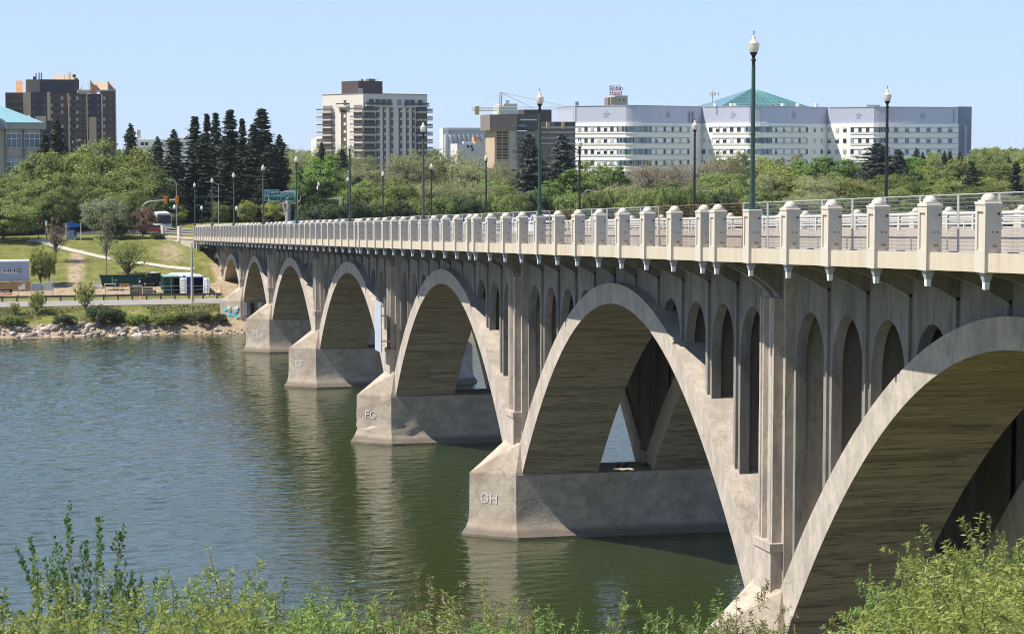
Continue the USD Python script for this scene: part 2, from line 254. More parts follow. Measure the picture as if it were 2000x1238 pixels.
# ground: grass, worn to dry earth where the mesh's "earth" values say so
M['ground'] = usdkit.material(stage, '/World/Looks/ground', {
    'g': ('geometry', {}), 'a': ('attribute', {'attribute': 'earth'}),
    'n': ('noise_texture', {'scale': 0.5, 'detail': 8.0, 'roughness': 0.7}), 'r': ('rgb_ramp', {'ramp': [(0.3, (0.085, 0.105, 0.025)), (0.5, (0.15, 0.16, 0.045)), (0.7, (0.26, 0.225, 0.09))]}),
    'n2': ('noise_texture', {'scale': 1.3, 'detail': 7.0, 'roughness': 0.7}), 'r2': ('rgb_ramp', {'ramp': [(0.3, (0.2, 0.155, 0.105)), (0.55, (0.36, 0.285, 0.195)), (0.75, (0.44, 0.37, 0.28))]}),
    'w': ('math', {'math_type': 'add'}), 'c': ('map_range', {'from_min': 0.75, 'from_max': 1.25, 'clamp': True}),
    'x': ('mix', {}), 'nb': ('noise_texture', {'scale': 5.0, 'detail': 4.0}), 'b': ('bump', {'strength': 0.6, 'distance': 0.12}), 'p': ('principled_bsdf', {'roughness': 1.0, 'specular_ior_level': 0.1})},
    [('g.position', 'n.vector'), ('g.position', 'n2.vector'), ('g.position', 'nb.vector'), ('n.fac', 'r.fac'), ('n2.fac', 'r2.fac'), ('a.fac', 'w.value1'), ('n2.fac', 'w.value2'), ('w.value', 'c.value'), ('c.result', 'x.fac'),
     ('r.color', 'x.color1'), ('r2.color', 'x.color2'), ('x.color', 'p.base_color'), ('nb.fac', 'b.height'), ('b.normal', 'p.normal')], surface='p.BSDF')

# ------------------------------------------------------------------ land and water
WATER = -0.35
PROF_Y = [-4000, -20, 4, 14, 30, 60, 66, 80, 262, 276, 281.3, 283, 285, 290, 296.5, 300, 312, 318, 335, 345, 372, 900, 6000]
PROF_Z = [22.0, 22.0, 21.6, 17.4, 9.0, 0.3, -0.9, -3, -3, -2.0, -0.35, 0.7, 1.5, 3.0, 3.3, 3.8, 5.2, 6.6, 9.7, 10.3, 10.8, 11.0, 11.0]
def gz(x, y):
    x, y = np.asarray(x, float), np.asarray(y, float)
    z = np.interp(y, PROF_Y, PROF_Z)
    p = np.stack([x / 7.0, y / 7.0, 0 * x], -1); amp = np.where((y > 276) & (y < 292), 0.8, 0.3) * np.where((y > 288.5) & (y < 300), 0.1, 1.0) * np.where(y > 345, 0.5, 1)
    return z + (meshkit.fbm(p, 4, 3) - 0.5) * amp
def on_ground(px, py):
    """Where the line of sight through a pixel meets the far bank."""
    d = FWD + (px - 1000) / FPX * RGT - (py - 619) / FPX * UPV; d = d / d[1]
    y = np.arange(277, 700, 0.1); q = CAM + y[:, None] * d
    hit = np.nonzero(q[:, 2] <= gz(q[:, 0], y))[0]
    k = hit[0] if len(hit) else len(y) - 1
    return np.array([q[k, 0], y[k], float(gz(q[k, 0], y[k]))])
xs = np.unique(np.concatenate([np.linspace(-6000, -200, 16), np.linspace(-200, -60, 15), np.arange(-60, 60, 1.0), np.linspace(60, 300, 25), np.linspace(300, 6000, 16)]))
ys = np.unique(np.concatenate([np.linspace(-4000, -40, 8), np.arange(-40, 84, 4.0), np.linspace(84, 262, 8), np.arange(262, 276, 4.0), np.arange(276, 350, 0.8), np.linspace(350, 500, 16), np.linspace(500, 6000, 16)]))
gx, gy = np.meshgrid(xs, ys); gzz = gz(gx, gy)
i, j = np.meshgrid(np.arange(len(ys) - 1), np.arange(len(xs) - 1), indexing='ij'); k0 = i * len(xs) + j
gf = np.stack([k0, k0 + 1, k0 + len(xs) + 1, k0 + len(xs)], -1).reshape(-1, 4)
ground = obj('ground', (np.stack([gx, gy, gzz], -1).reshape(-1, 3), gf), 'ground', smooth=True); tag(ground, kind='structure')
def bump1(v, lo, hi, s): return np.clip((v - lo) / s, 0, 1) * np.clip((hi - v) / s, 0, 1)
trk0, trk1 = on_ground(146, 565), on_ground(152, 488)
tx = trk0[0] + (gy - trk0[1]) / (trk1[1] - trk0[1]) * (trk1[0] - trk0[0])
earth = (1.0 * bump1(gy, 262, 284.2, 1.2) + 0.95 * bump1(gy, 298, 309, 2.0) * (gx > -45) * (gx < 30) + 0.75 * bump1(gx - tx, -1.6, 1.6, 0.8) * (gy > 305) * (gy < 330)
         + 0.7 * bump1(gx, -9, 40, 5) * bump1(gy, 281, 287, 2.0) + 0.55 * bump1(gx, -8, 1, 4) * bump1(gy, 318, 336, 4) + 0.8 * bump1(gx, 1, 18, 1) * bump1(gy, 280, 322, 2))
UsdGeom.PrimvarsAPI(ground).CreatePrimvar('earth', Sdf.ValueTypeNames.FloatArray, 'vertex').Set(Vt.FloatArray.FromNumpy(np.clip(earth, 0, 1).astype(np.float32).ravel()))

# the river's surface: real waves where the camera looks closely, flat (with fine ripples in the material) beyond
wx = np.unique(np.concatenate([np.linspace(-6000, -200, 8), np.linspace(-200, -90, 8), np.arange(-90, 66, 0.36), np.linspace(66, 300, 40), np.linspace(300, 6000, 8)]))
wy = np.unique(np.concatenate([np.linspace(40, 88, 13), np.arange(88, 284, 0.32), [290.0]]))
WXg, WYg = np.meshgrid(wx, wy); wz = np.zeros_like(WXg); rwv = np.random.default_rng(17)
for q in range(54):
    lam = 0.95 * (2.5 / 0.95) ** rwv.random() ** 1.7; ang = math.radians(82 + rwv.normal() * 30); kx, ky = 2 * np.pi / lam * math.cos(ang), 2 * np.pi / lam * math.sin(ang)
    wz += 0.0023 * lam * np.sin(kx * WXg + ky * WYg + rwv.uniform(0, 6.28))
calm = meshkit.fbm(np.stack([WXg / 26, WYg / 40, 0 * WXg], -1), 3, 9); lee = np.clip((WXg + 16) / 26, 0, 1)     # calmer in the lee of the bridge
wz *= (0.55 + 1.1 * calm) * (1 - 0.62 * lee) * np.clip((WXg + 90) / 6, 0, 1) * np.clip((66 - WXg) / 6, 0, 1) * np.clip((WYg - 88) / 4, 0, 1) * np.clip((284 - WYg) / 3, 0.2, 1)
i, j = np.meshgrid(np.arange(len(wy) - 1), np.arange(len(wx) - 1), indexing='ij'); k0 = i * len(wx) + j
water = obj('river', (np.stack([WXg, WYg, wz + WATER], -1).reshape(-1, 3), np.stack([k0, k0 + 1, k0 + len(wx) + 1, k0 + len(wx)], -1).reshape(-1, 4)), 'water', smooth=True); tag(water, kind='structure')
def strip(name, pts, w, lift, m, kind='structure'):
    """A sheet that lies on the ground along a line of points."""
    pts = np.asarray(pts, float); d = np.linspace(0, len(pts) - 1, 60); c = np.stack([np.interp(d, np.arange(len(pts)), pts[:, q]) for q in (0, 1)], -1)
    t = unit(np.gradient(c, axis=0)); n = np.stack([-t[:, 1], t[:, 0]], -1); rows = []
    for s in (-1, -0.33, 0.33, 1): e = c + n * s * w / 2; rows.append(np.column_stack([e, gz(e[:, 0], e[:, 1]) + lift]))
    v = np.stack(rows, 1).reshape(-1, 3); k = np.arange(59)[:, None] * 4
    f = np.vstack([k + q + np.array([0, 4, 5, 1]) for q in range(3)])
    o = obj(name, (v, f[:, ::-1]), m); tag(o, kind=kind); return o
strip('riverside_road', [(x, 293.2) for x in np.linspace(-90, 120, 20)], 6.6, 0.05, 'road_pale')
strip('footpath', [on_ground(*q)[:2] for q in ((60, 470), (110, 482), (150, 492), (200, 503), (262, 513), (320, 521), (378, 527))], 1.5, 0.08, 'path')
strip('street', [(x, 353) for x in np.linspace(-120, 160, 20)], 12, 0.05, 'asphalt')

# ------------------------------------------------------------------ the bridge
def fb(a): return 22.2 - 0.037 * np.asarray(a, float)      # underside of the edge beam
PIERS = [-8.0, 37.8, 83.4, 129.2, 172.9, 215.9, 254.9, 286.4, 311.9, 328.2]   # near to far
W = 18.8
bridge = thing('arch_bridge', 'long weathered concrete bridge of open spandrel arches sloping down across the river', 'bridge')
RX0, RX1, WX = 2.7, 7.6, 3.3
def both(m):                                                   # the same part on the far side of the deck
    r = MB(); v, f = m.arrays() if isinstance(m, MB) else m
    return r.add(v * [-1, 1, 1] + [W, 0, 0], f[:, ::-1])
deck = Polygon([(-20, fb(-20)), (330, fb(330)), (330, fb(330) + 0.42), (-20, fb(-20) + 0.42)])
obj('deck_slab', MB().prism(deck, 0.32, W - 0.32), 'concrete_dark', bridge)
obj('road_surface', MB().prism(Polygon([(-20, fb(-20) + 0.42), (330, fb(330) + 0.42), (330, fb(330) + 0.5), (-20, fb(-20) + 0.5)]), 2.3, W - 2.3), 'asphalt', bridge)

def arch(i):
    p0, p1 = PIERS[i], PIERS[i + 1]; span = p1 - p0; c = (p0 + p1) / 2; hp = 1.95
    hs = span / 2 - hp; zc = float(fb(c)) - 2.6; k = min(1.0, max(0.72, span / 44))
    zs = {7: 4.6, 8: 5.2}.get(i, 3.6)
    s = np.linspace(-1, 1, 49); a = c + hs * s; z = zc - (zc - zs) * s ** 2
    dz = -2 * (zc - zs) * s / hs; n = unit(np.stack([-dz, np.ones_like(dz)], -1)); t = (1.08 + 0.65 * s ** 2) * k
    ea, ez = a + n[:, 0] * t, z + n[:, 1] * t
    return dict(p0=p0, p1=p1, c=c, hs=hs, a=a, z=z, ea=ea, ez=ez, zc=zc, zs=zs, k=k, span=span)
ARCHES = [arch(i) for i in range(len(PIERS) - 1)]
post_at, strips_at = [], []
for ai, A in enumerate(ARCHES):
    o = np.argsort(A['ea']); ext = lambda q, A=A, o=o: np.interp(q, A['ea'][o], A['ez'][o])
    ring = Polygon(list(zip(A['a'], A['z'])) + list(zip(A['ea'][::-1], A['ez'][::-1]))).buffer(0)
    ring = unary_union([ring, sbox(A['a'][0] - 2.2, A['zs'] - 0.5, A['a'][0] + 0.02, A['zs'] + 1.0), sbox(A['a'][-1] - 0.02, A['zs'] - 0.5, A['a'][-1] + 2.2, A['zs'] + 1.0)]).intersection(sbox(A['p0'] + 0.01, 0, A['p1'] - 0.01, 40))
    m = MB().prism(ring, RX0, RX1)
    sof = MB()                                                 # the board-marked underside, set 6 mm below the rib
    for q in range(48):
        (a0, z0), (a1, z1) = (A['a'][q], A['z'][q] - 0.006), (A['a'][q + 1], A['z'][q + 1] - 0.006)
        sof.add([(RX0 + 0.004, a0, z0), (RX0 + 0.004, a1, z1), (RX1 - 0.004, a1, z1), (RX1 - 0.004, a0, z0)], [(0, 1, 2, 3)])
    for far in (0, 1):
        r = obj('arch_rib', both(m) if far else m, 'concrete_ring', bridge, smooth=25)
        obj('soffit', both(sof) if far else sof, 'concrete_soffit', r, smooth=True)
    # panels between the two piers
    npan = max(3, int(round((A['span'] - 2.9) / 3.9))); pw = (A['span'] - 2.9) / npan
    edges = [A['p0'] + 1.95 + pw * q for q in range(npan + 1)]
    wall = Polygon([(q, ext(q) - 0.25) for q in np.linspace(A['p0'] + 0.4, A['p1'] - 0.4, 60)] + [(A['p1'] - 0.4, fb(A['p1'] - 0.4) - 0.01), (A['p0'] + 0.4, fb(A['p0'] + 0.4) - 0.01)]).buffer(0)
    ow = pw * 0.40
    openings = []
    for q in range(npan):
        ca = (edges[q] + edges[q + 1]) / 2; top = float(fb(ca)) - 2.08 * (0.6 + 0.4 * A['k'])
        if ext(ca) > top - 0.5: continue
        th = np.linspace(0, np.pi, 17); rise = min(2.2 * A['k'], 2.2)
        openings.append(Polygon([(ca + ow * np.cos(x), top - rise + rise * np.sin(x)) for x in th] + [(ca - ow, -2), (ca + ow, -2)]))
    wall = wall.difference(unary_union(openings)) if openings else wall
    wm = MB().prism(wall, WX, WX + 0.45)
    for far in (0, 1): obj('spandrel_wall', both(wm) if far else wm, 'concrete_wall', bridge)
    for q, e in enumerate(edges[:-1] if ai == 0 else edges):
        zt = float(fb(e)) - 0.012; ze = float(ext(e))
        if 0 < q < npan:
            if zt - ze > 0.4:
                for x0 in (WX + 0.46, W - RX1 + 0.15):         # cross walls on the ribs carry the deck
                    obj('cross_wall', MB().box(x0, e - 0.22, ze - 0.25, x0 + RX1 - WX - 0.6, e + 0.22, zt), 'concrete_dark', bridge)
            if zt - 1.1 > ze + 0.05: obj('wall_strip', MB().box(WX - 0.13, e - 0.15, ze - 0.1, WX - 0.003, e + 0.15, zt - 1.05), 'concrete_wall', bridge)
            strips_at.append(e)
            tq = np.linspace(0, 1, 9); X = WX - 0.004 - tq * 3.0; Z = zt - 1.1 * (1 - tq) ** 1.7 - 0.1
            br = Polygon(list(zip(X, Z)) + [(X[-1], zt), (X[0], zt)])
            mm = trimesh.creation.extrude_polygon(br, 0.3, engine='earcut'); v = np.asarray(mm.vertices)
            obj('sidewalk_bracket', (np.stack([v[:, 0], e + 0.15 - v[:, 2], v[:, 1]], -1), mm.faces), 'concrete_wall', bridge)
    for e0, e1 in ((A['p0'] + 1.76, A['p0'] + 5.6), (A['p1'] - 5.6, A['p1'] - 1.76)):   # short walls added beside the piers to block a streak of sun
        if ai == 0: continue
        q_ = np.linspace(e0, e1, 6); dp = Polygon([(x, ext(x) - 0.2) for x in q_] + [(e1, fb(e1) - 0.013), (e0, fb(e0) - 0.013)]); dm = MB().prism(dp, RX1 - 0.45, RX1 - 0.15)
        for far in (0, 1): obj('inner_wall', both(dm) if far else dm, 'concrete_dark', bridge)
    # a few pale columns stand inside the openings of the far haunch
    for q in range(npan):
        ca = (edges[q] + edges[q + 1]) / 2
        if ca > A['c'] + 4 and float(fb(ca)) - 2.6 > ext(ca) and ai in (1, 2, 3):
            obj('column', MB().tube([(WX + 1.0, ca + ow * 0.15, ext(ca) - 0.4), (WX + 1.0, ca + ow * 0.15, float(fb(ca)) - 0.02)], 0.16, 10), 'post_paint', bridge, smooth=40)
    gap = (A['span'] - 1.8) / 11.0 if A['span'] > 40 else (A['span'] - 1.8) / max(3, round((A['span'] - 1.8) / 3.9))
    nn = int(round((A['span'] - 1.8) / gap))
    post_at += [A['p1'] - 0.55 - 4.1 * q for q in range(11)] if ai == 1 else [A['p0'] + 0.35 + 0.9 + gap * q for q in range(nn + 1)]
post_at = sorted(a for a in post_at if -15 < a < 328.5)

def text_on_pier(parent, words, p, h=0.62, z=1.75):
    o = np.array([-0.2, p, 0]); u = unit(np.array([2.5, -2.15, 0])); n = np.cross(u, [0, 0, 1])
    text(parent, words, h, o + u * 0.75 + n * (0.022 if words == 'FG' else 0.012) + [0, 0, z], u, (0, 0, 1), 'paint_white', 0.003)
PIER_WORDS = {3: 'GH', 4: 'FG', 5: 'EF', 6: 'DE'}
for pi, p in enumerate(PIERS[1:-1], 1):
    top = float(fb(p)); zb = 3.8
    # base with pointed noses up- and downstream, worn into ledges at the waterline
    rows = []; noise_amt = {4: 0.28, 3: 0.05, 5: 0.06, 6: 0.06}.get(pi, 0.06)
    zl = np.array([-3.0, -0.6, -0.2, 0.15, 0.5, 0.8, 1.1, 1.5, 2.0, 2.6, 3.2, 3.6])
    plan = []
    for (x0, a0), (x1, a1) in zip([(-0.2, p), (2.3, p - 2.1), (16.5, p - 2.1), (19.0, p), (16.5, p + 2.1), (2.3, p + 2.1)], [(2.3, p - 2.1), (16.5, p - 2.1), (19.0, p), (16.5, p + 2.1), (2.3, p + 2.1), (-0.2, p)]):
        n = max(2, int(math.hypot(x1 - x0, a1 - a0) / 0.55)); plan += [(x0 + (x1 - x0) * q / n, a0 + (a1 - a0) * q / n) for q in range(n)]
    plan = np.array(plan); cen = np.array([9.4, p])
    sp = np.stack([np.clip(cen[0] + (plan[:, 0] - cen[0]), 2.3, 16.5), np.full(len(plan), p)], -1); out = unit(plan - sp)
    for z in zl:
        flare = 0.5 * np.exp(-max(z + 0.2, 0) / 0.45)
        q3 = np.column_stack([plan * 0.9, np.full(len(plan), z * 2.6)])
        w = (meshkit.fbm(q3 + pi * 11, 3, pi) - 0.5) * 2 * noise_amt * (0.25 if 1.3 < z < 2.8 else 1 if z < 1.3 else 0.35)
        near = np.clip(np.abs(plan[:, 0] - 2.3) / 0.8, 0.15, 1) * np.where(plan[:, 0] > 4.5, 0.35, 1)
        rows.append(np.column_stack([plan + out * (flare + w * near)[:, None], np.full(len(plan), z)]))
    v = np.vstack(rows); n = len(plan); i, j = np.meshgrid(np.arange(len(zl) - 1), np.arange(n), indexing='ij')
    f = np.stack([i * n + j, i * n + (j + 1) % n, (i + 1) * n + (j + 1) % n, (i + 1) * n + j], -1).reshape(-1, 4)
    base = MB().add(v, f)
    capc = len(zl) * n; tp = rows[-1].mean(0); base.v.append(np.array([tp + [0, 0, 0.2]])); base.f.append(np.array([((len(zl) - 1) * n + q, (len(zl) - 1) * n + (q + 1) % n, capc) for q in range(n)])); base.n += 1
    pr = obj('pier', base, 'concrete_pier', bridge, smooth=22)
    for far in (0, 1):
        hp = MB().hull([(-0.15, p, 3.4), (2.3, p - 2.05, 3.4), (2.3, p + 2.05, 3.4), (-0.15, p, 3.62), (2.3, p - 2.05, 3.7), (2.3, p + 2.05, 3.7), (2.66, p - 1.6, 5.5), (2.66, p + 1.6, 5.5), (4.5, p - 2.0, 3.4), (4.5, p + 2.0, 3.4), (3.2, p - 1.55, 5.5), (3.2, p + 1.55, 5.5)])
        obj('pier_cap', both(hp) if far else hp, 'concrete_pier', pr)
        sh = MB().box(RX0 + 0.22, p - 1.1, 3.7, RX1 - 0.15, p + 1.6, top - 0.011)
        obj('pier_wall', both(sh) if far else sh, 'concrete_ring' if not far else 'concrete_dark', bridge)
    pz = 7.4 if pi < 7 else 6.6
    obj('pedestal', MB().box(2.4, p - 0.98, 4.6, 2.92, p + 0.98, pz).box(2.34, p - 1.06, pz - 0.35, 2.93, p + 1.06, pz - 0.003), 'concrete_ring', bridge)
    pil = Polygon([(2.925, p - 0.85), (2.5, p - 0.85), (2.5, p - 0.68), (2.6, p - 0.65), (2.6, p - 0.58), (2.52, p - 0.54), (2.52, p - 0.4), (2.72, p - 0.35), (2.66, p - 0.18), (2.64, p), (2.66, p + 0.18), (2.72, p + 0.35), (2.52, p + 0.4), (2.52, p + 0.54), (2.6, p + 0.58), (2.6, p + 0.65), (2.5, p + 0.68), (2.5, p + 0.85), (2.925, p + 0.85)])
    obj('fluted_pilaster', MB().plan(pil, pz + 0.002, top - 1.55), 'concrete_ring', bridge)
    for e in (p - 0.62, p + 0.62):
        tq = np.linspace(0, 1, 9); X = 2.96 - tq * 2.7; Z = top - 0.012 - 1.5 * (1 - tq) ** 1.8 - 0.1
        mm = trimesh.creation.extrude_polygon(Polygon(list(zip(X, Z)) + [(X[-1], top - 0.012), (X[0], top - 0.012)]), 0.36, engine='earcut'); v = np.asarray(mm.vertices)
        obj('pier_bracket', (np.stack([v[:, 0], e + 0.18 - v[:, 2], v[:, 1]], -1), mm.faces), 'concrete_wall', bridge)
    if pi in PIER_WORDS:
        text_on_pier(pr, PIER_WORDS[pi], p)
# far abutment and near abutment
p = PIERS[-1]
obj('abutment', MB().box(2.2, p - 0.6, 2, W - 2.2, p + 8, float(fb(p + 8)) - 0.02).box(1.2, p - 0.9, float(fb(p)) - 1.0, W - 1.2, p - 0.58, float(fb(p)) - 0.03), 'concrete_dark', bridge)
obj('wing_wall', MB().hull([(0.4, p - 0.5, 3), (0.9, p - 0.5, 3), (0.4, p - 0.5, float(fb(p)) - 0.03), (0.9, p - 0.5, float(fb(p)) - 0.03), (0.4, p + 9, 8), (0.9, p + 9, 8), (0.4, p + 9, float(fb(p + 9))), (0.9, p + 9, float(fb(p + 9)))]), 'concrete_pier', bridge)

# edge beams, parapet posts, spouts
E0, E1 = -16.0, 328.8
for far in (0, 1):
    cuts = [E0] + [q for q in PIERS if E0 < q < 300] + [E1]
    for c0, c1 in zip(cuts, cuts[1:]):
        m = MB().prism(Polygon([(c0 + 0.01, fb(c0) - 0.02), (c1 - 0.01, fb(c1) - 0.02), (c1 - 0.01, fb(c1) + 0.54), (c0 + 0.01, fb(c0) + 0.54)]), 0.0, 0.315)
        obj('edge_beam', both(m) if far else m, 'fascia_paint', bridge)
LAMPS_NEAR = [78.7, 112.9, 146.5, 179.4, 213.0, 240.7, 271.3, 301.3, 326.6]
LAMPS_FAR = [107.7, 140.7, 173.2, 207.0, 235.0, 265.7, 296.3, 324.4]
lamp_posts = [min(post_at, key=lambda q: abs(q - a)) for a in LAMPS_NEAR]; lamp_posts_far = [min(post_at, key=lambda q: abs(q - a)) for a in LAMPS_FAR]
def post_mesh(dome=True):
    m = MB(); d, w = 0.4, 0.3375
    m.box(-0.07, -w, -0.03, d, w, 1.96)                              # core
    m.box(-0.12, -w, -0.03, -0.068, w, 0.62).box(-0.12, -w, 1.78, -0.068, w, 1.96)                # raised front border round a sunk panel
    m.box(-0.12, -w, 0.62, -0.068, -0.2, 1.78).box(-0.12, 0.2, 0.62, -0.068, w, 1.78)
    m.hull([(x, y, z) for z, g in ((1.955, 0.0), (1.985, 0.022), (2.04, 0.022), (2.06, 0.0)) for x in (-0.12 - g, d + g) for y in (-w - g, w + g)])
    return m
pm = post_mesh(); domem = MB().hull([(x, y, z) for z in (2.05, 2.122) for x in (-0.095, 0.375) for y in (-0.235, 0.235)]).lathe([(0.225 * math.cos(t), 2.12 + 0.2 * math.sin(t)) for t in np.linspace(0, math.pi / 2, 7)], (0.14, 0, 0), 16)
boltm = MB()
for y0, z0, r in ((0.31, 1.72, 0.035), (0.13, 1.18, 0.022), (0.27, 1.18, 0.022)):
    boltm.tube([(y0, -0.36, z0), (y0, -0.33, z0)], r, 8)
ledgem = MB().box(0.12, -0.40, 0.75, 0.26, -0.335, 0.78)
spm = MB().hull([(x, y, z) for z, g in ((0.0, 0.16), (-0.06, 0.15)) for x in (0.1 - g, 0.1 + g) for y in (-g, g)]).hull([(x, y, z) for z, g in ((-0.06, 0.15), (-0.3, 0.085)) for x in (0.1 - g, 0.1 + g) for y in (-g, g)])
spw = MB().hull([(x, y, z) for z, g in ((-0.3, 0.085), (-0.52, 0.075)) for x in (0.1 - g, 0.1 + g) for y in (-g, g)])
def placed(m, x, a, z, mirror=False):
    v, f = m.arrays(); v = v + [x, a, z]
    return (v * [-1, 1, 1] + [W, 0, 0], f[:, ::-1]) if mirror else (v, f)
for a in post_at:
    z = float(fb(a))
    p_ = obj('parapet_post', placed(pm, 0, a, z), 'post_paint', bridge)
    if a not in lamp_posts: obj('dome_cap', placed(domem, 0, a, z), 'post_paint', p_, smooth=40)
    if a < 200:
        obj('bolt', placed(boltm, 0, a, z), 'iron_dark', p_); obj('ledge', placed(ledgem, 0, a, z), 'rust', p_)
    s_ = obj('drain_spout', placed(spm, 0, a, z - 0.02), 'spout_grey', bridge); obj('spout_tip', placed(spw, 0, a, z - 0.02), 'spout_white', s_)
    if a > 50:
        p_ = obj('parapet_post', placed(pm, 0, a, z, True), 'post_paint', bridge)
        if a not in lamp_posts_far: obj('dome_cap', placed(domem, 0, a, z, True), 'post_paint', p_, smooth=40)
# inner traffic barriers with pipe rails
for x0 in (2.0, W - 2.3):
    bc = [E0] + list(np.arange(20, 330, 15.0)) + [E1]
    for c0, c1 in zip(bc, bc[1:]):
        obj('traffic_barrier', MB().prism(Polygon([(c0 + 0.012, fb(c0) + 0.4), (c1 - 0.012, fb(c1) + 0.4), (c1 - 0.012, fb(c1) + 1.23), (c0 + 0.012, fb(c0) + 1.23)]), x0, x0 + 0.28), 'barrier', bridge)
    xr = x0 + 0.14
    for h, r in ((1.76, 0.055), (1.58, 0.028), (1.42, 0.028)):
        obj('pipe_rail', MB().tube([(xr, E0, fb(E0) + h), (xr, E1, fb(E1) + h)], r, 8), 'rail_paint', bridge, smooth=50)
    for a in np.arange(40, 326, 1.95):
        obj('rail_post', MB().box(xr - 0.04, a - 0.05, float(fb(a)) + 1.22, xr + 0.04, a + 0.05, float(fb(a)) + 1.76), 'rail_paint', bridge)
# outer railings between the far posts
for h in (0.95, 1.25, 1.55): obj('outer_rail', MB().tube([(W - 0.16, 45, fb(45) + h), (W - 0.16, E1, fb(E1) + h)], 0.03, 6), 'rail_paint', bridge)
# graffiti and mural stripes on the bank pier, drain slots
p = PIERS[7]; r2 = np.random.default_rng(3); u = unit(np.array([2.5, -2.15, 0])); nn = np.cross(u, [0, 0, 1]); g0 = np.array([-0.2, p, 0])
for q in range(16):
    c = g0 + u * r2.uniform(0.5, 2.8) + nn * (0.06 + 0.004 * q) + [0, 0, r2.uniform(1.3, 3.1)]
    th = np.linspace(0, 2 * np.pi, 11)[:-1]; rad = r2.uniform(0.12, 0.42, 10)
    v = np.vstack([[c], c + rad[:, None] * (np.cos(th)[:, None] * u + np.sin(th)[:, None] * np.array([0, 0, 1.0]))])
    obj('graffiti', (v, [(0, k + 1, (k + 1) % 10 + 1) for k in range(10)]), ('graf_blue', 'graf_teal', 'paint_white', 'graf_blue')[q % 4], bridge)
for q in range(9):
    obj('mural_stripe', MB().box(2.6 + q * 1.0, p - 2.32, 0.9, 3.1 + q * 1.0, p - 2.2, 3.45), 'graf_black' if q % 2 else 'paint_white', bridge)
for k in range(3):
    th = np.linspace(0.2, 2 * np.pi, 14); obj('graffiti', MB().tube([(3.0 + k * 0.75 + 0.4 * math.cos(t), p - 2.4, 1.3 + 0.45 * math.sin(t)) for t in th], 0.05, 5), 'graf_black', bridge)

# things on the piers
sg = thing('river_sign', 'pale blue rectangular navigation panel fixed to a river pier above the water', 'sign')
ps = PIERS[4]
obj('panel', MB().box(1.55, ps - 1.7, 7.2, 1.62, ps + 1.2, 11.3), 'panel_blue', sg); obj('bracket', MB().box(1.63, ps - 0.9, 8, 2.5, ps - 0.8, 8.1).box(1.63, ps + 0.5, 10, 2.5, ps + 0.6, 10.1), 'galv', sg)
pig = klass('pigeon')
bd = trimesh.creation.icosphere(2); bd.apply_scale([0.075, 0.15, 0.08]); bd.apply_translation([0, 0, 0.15])
hd = trimesh.creation.icosphere(2); hd.apply_scale(0.042); hd.apply_translation([0, -0.14, 0.27])
obj('body', MB().mesh(bd).mesh(hd).hull([(x, y, z) for x in (-0.035, 0.035) for y, z in ((-0.14, 0.26), (-0.06, 0.16), (-0.13, 0.15))]).hull([(-0.05, 0.1, 0.14), (0.05, 0.1, 0.14), (-0.03, 0.32, 0.08), (0.03, 0.32, 0.08), (0, 0.1, 0.18)]), 'pigeon', pig, smooth=60)
obj('beak', MB().hull([(-0.012, -0.175, 0.27), (0.012, -0.175, 0.27), (0, -0.175, 0.285), (0, -0.215, 0.262)]), 'galv', pig); 
for s_ in (-0.03, 0.03): obj('leg', MB().tube([(s_, 0, 0), (s_, 0, 0.1)], 0.006, 5), 'rust', pig)
for q, (px_, w_) in enumerate(((1206, 'leftmost'), (1217, 'second from the left'), (1222, 'third from the left'), (1259, 'second from the right'), (1263, 'rightmost'))):
    c = at(px_, 915, PIERS[3] - 1.6)
    copy_of(pig, 'pigeon', f'small dark bird perched on the pier ledge, {w_} of the five', 'bird', (c[0], PIERS[3] - 1.7, 3.72 + (9.4 - abs(c[0] - 9.4)) * 0.003), (20, 160, 75, 40, 200)[q], 1.15, 'birds on the pier ledge')

# ------------------------------------------------------------------ street lamps of the bridge
def lamp_kind(name, m, h):
    k = klass(name)
    obj('base_plate', MB().hull([(x, y, z) for z, g in ((0, 0.22), (0.06, 0.22), (0.1, 0.15)) for x in (-g, g) for y in (-g, g)]), m, k)
    pl = obj('pole', MB().tube([(0, 0, 0.08), (0, 0, 0.6), (0, 0, 0.62), (0, 0, h - 1.35)], [0.125, 0.12, 0.1, 0.075], 12), m, k, smooth=40)
    obj('collar', MB().tube([(0, 0, h * 0.42), (0, 0, h * 0.42 + 0.08)], 0.1, 10), m, pl)
    obj('holder', MB().lathe([(0.06, h - 1.4), (0.07, h - 1.22), (0.1, h - 1.12), (0.06, h - 1.08), (0.065, h - 1.0), (0.13, h - 0.9), (0.155, h - 0.84), (0.0, h - 0.82)], n=16), 'lamp_black', k, smooth=40)
    gl = obj('globe', MB().lathe([(0.15, h - 0.84), (0.19, h - 0.74), (0.21, h - 0.62), (0.215, h - 0.54), (0.2, h - 0.5), (0.12, h - 0.4), (0.08, h - 0.35), (0.06, h - 0.28), (0.07, h - 0.24), (0.03, h - 0.18), (0, h - 0.17)], n=20), 'globe', k, smooth=50)
    obj('globe_band', MB().lathe([(0.2, h - 0.53), (0.224, h - 0.53), (0.224, h - 0.505), (0.2, h - 0.505)], n=20), 'galv', gl)
    obj('finial', MB().lathe([(0.02, h - 0.18), (0.012, h - 0.1), (0.026, h - 0.07), (0.022, h - 0.03), (0, h)], n=8), 'lamp_black', k, smooth=50)
    return k
LK = {m: lamp_kind('lamp_' + m, 'lamp_' + m, 6.95) for m in ('green', 'black', 'olive')}
for q, a in enumerate(lamp_posts):
    copy_of(LK['olive' if q in (2, 5, 6) else 'green'], 'street_lamp', f'tall acorn-globe street lamp on the near parapet, {ORD[q]} from the right', 'street lamp', (0.14, a, float(fb(a)) + 2.03), 0, group='acorn lamps along the bridge')
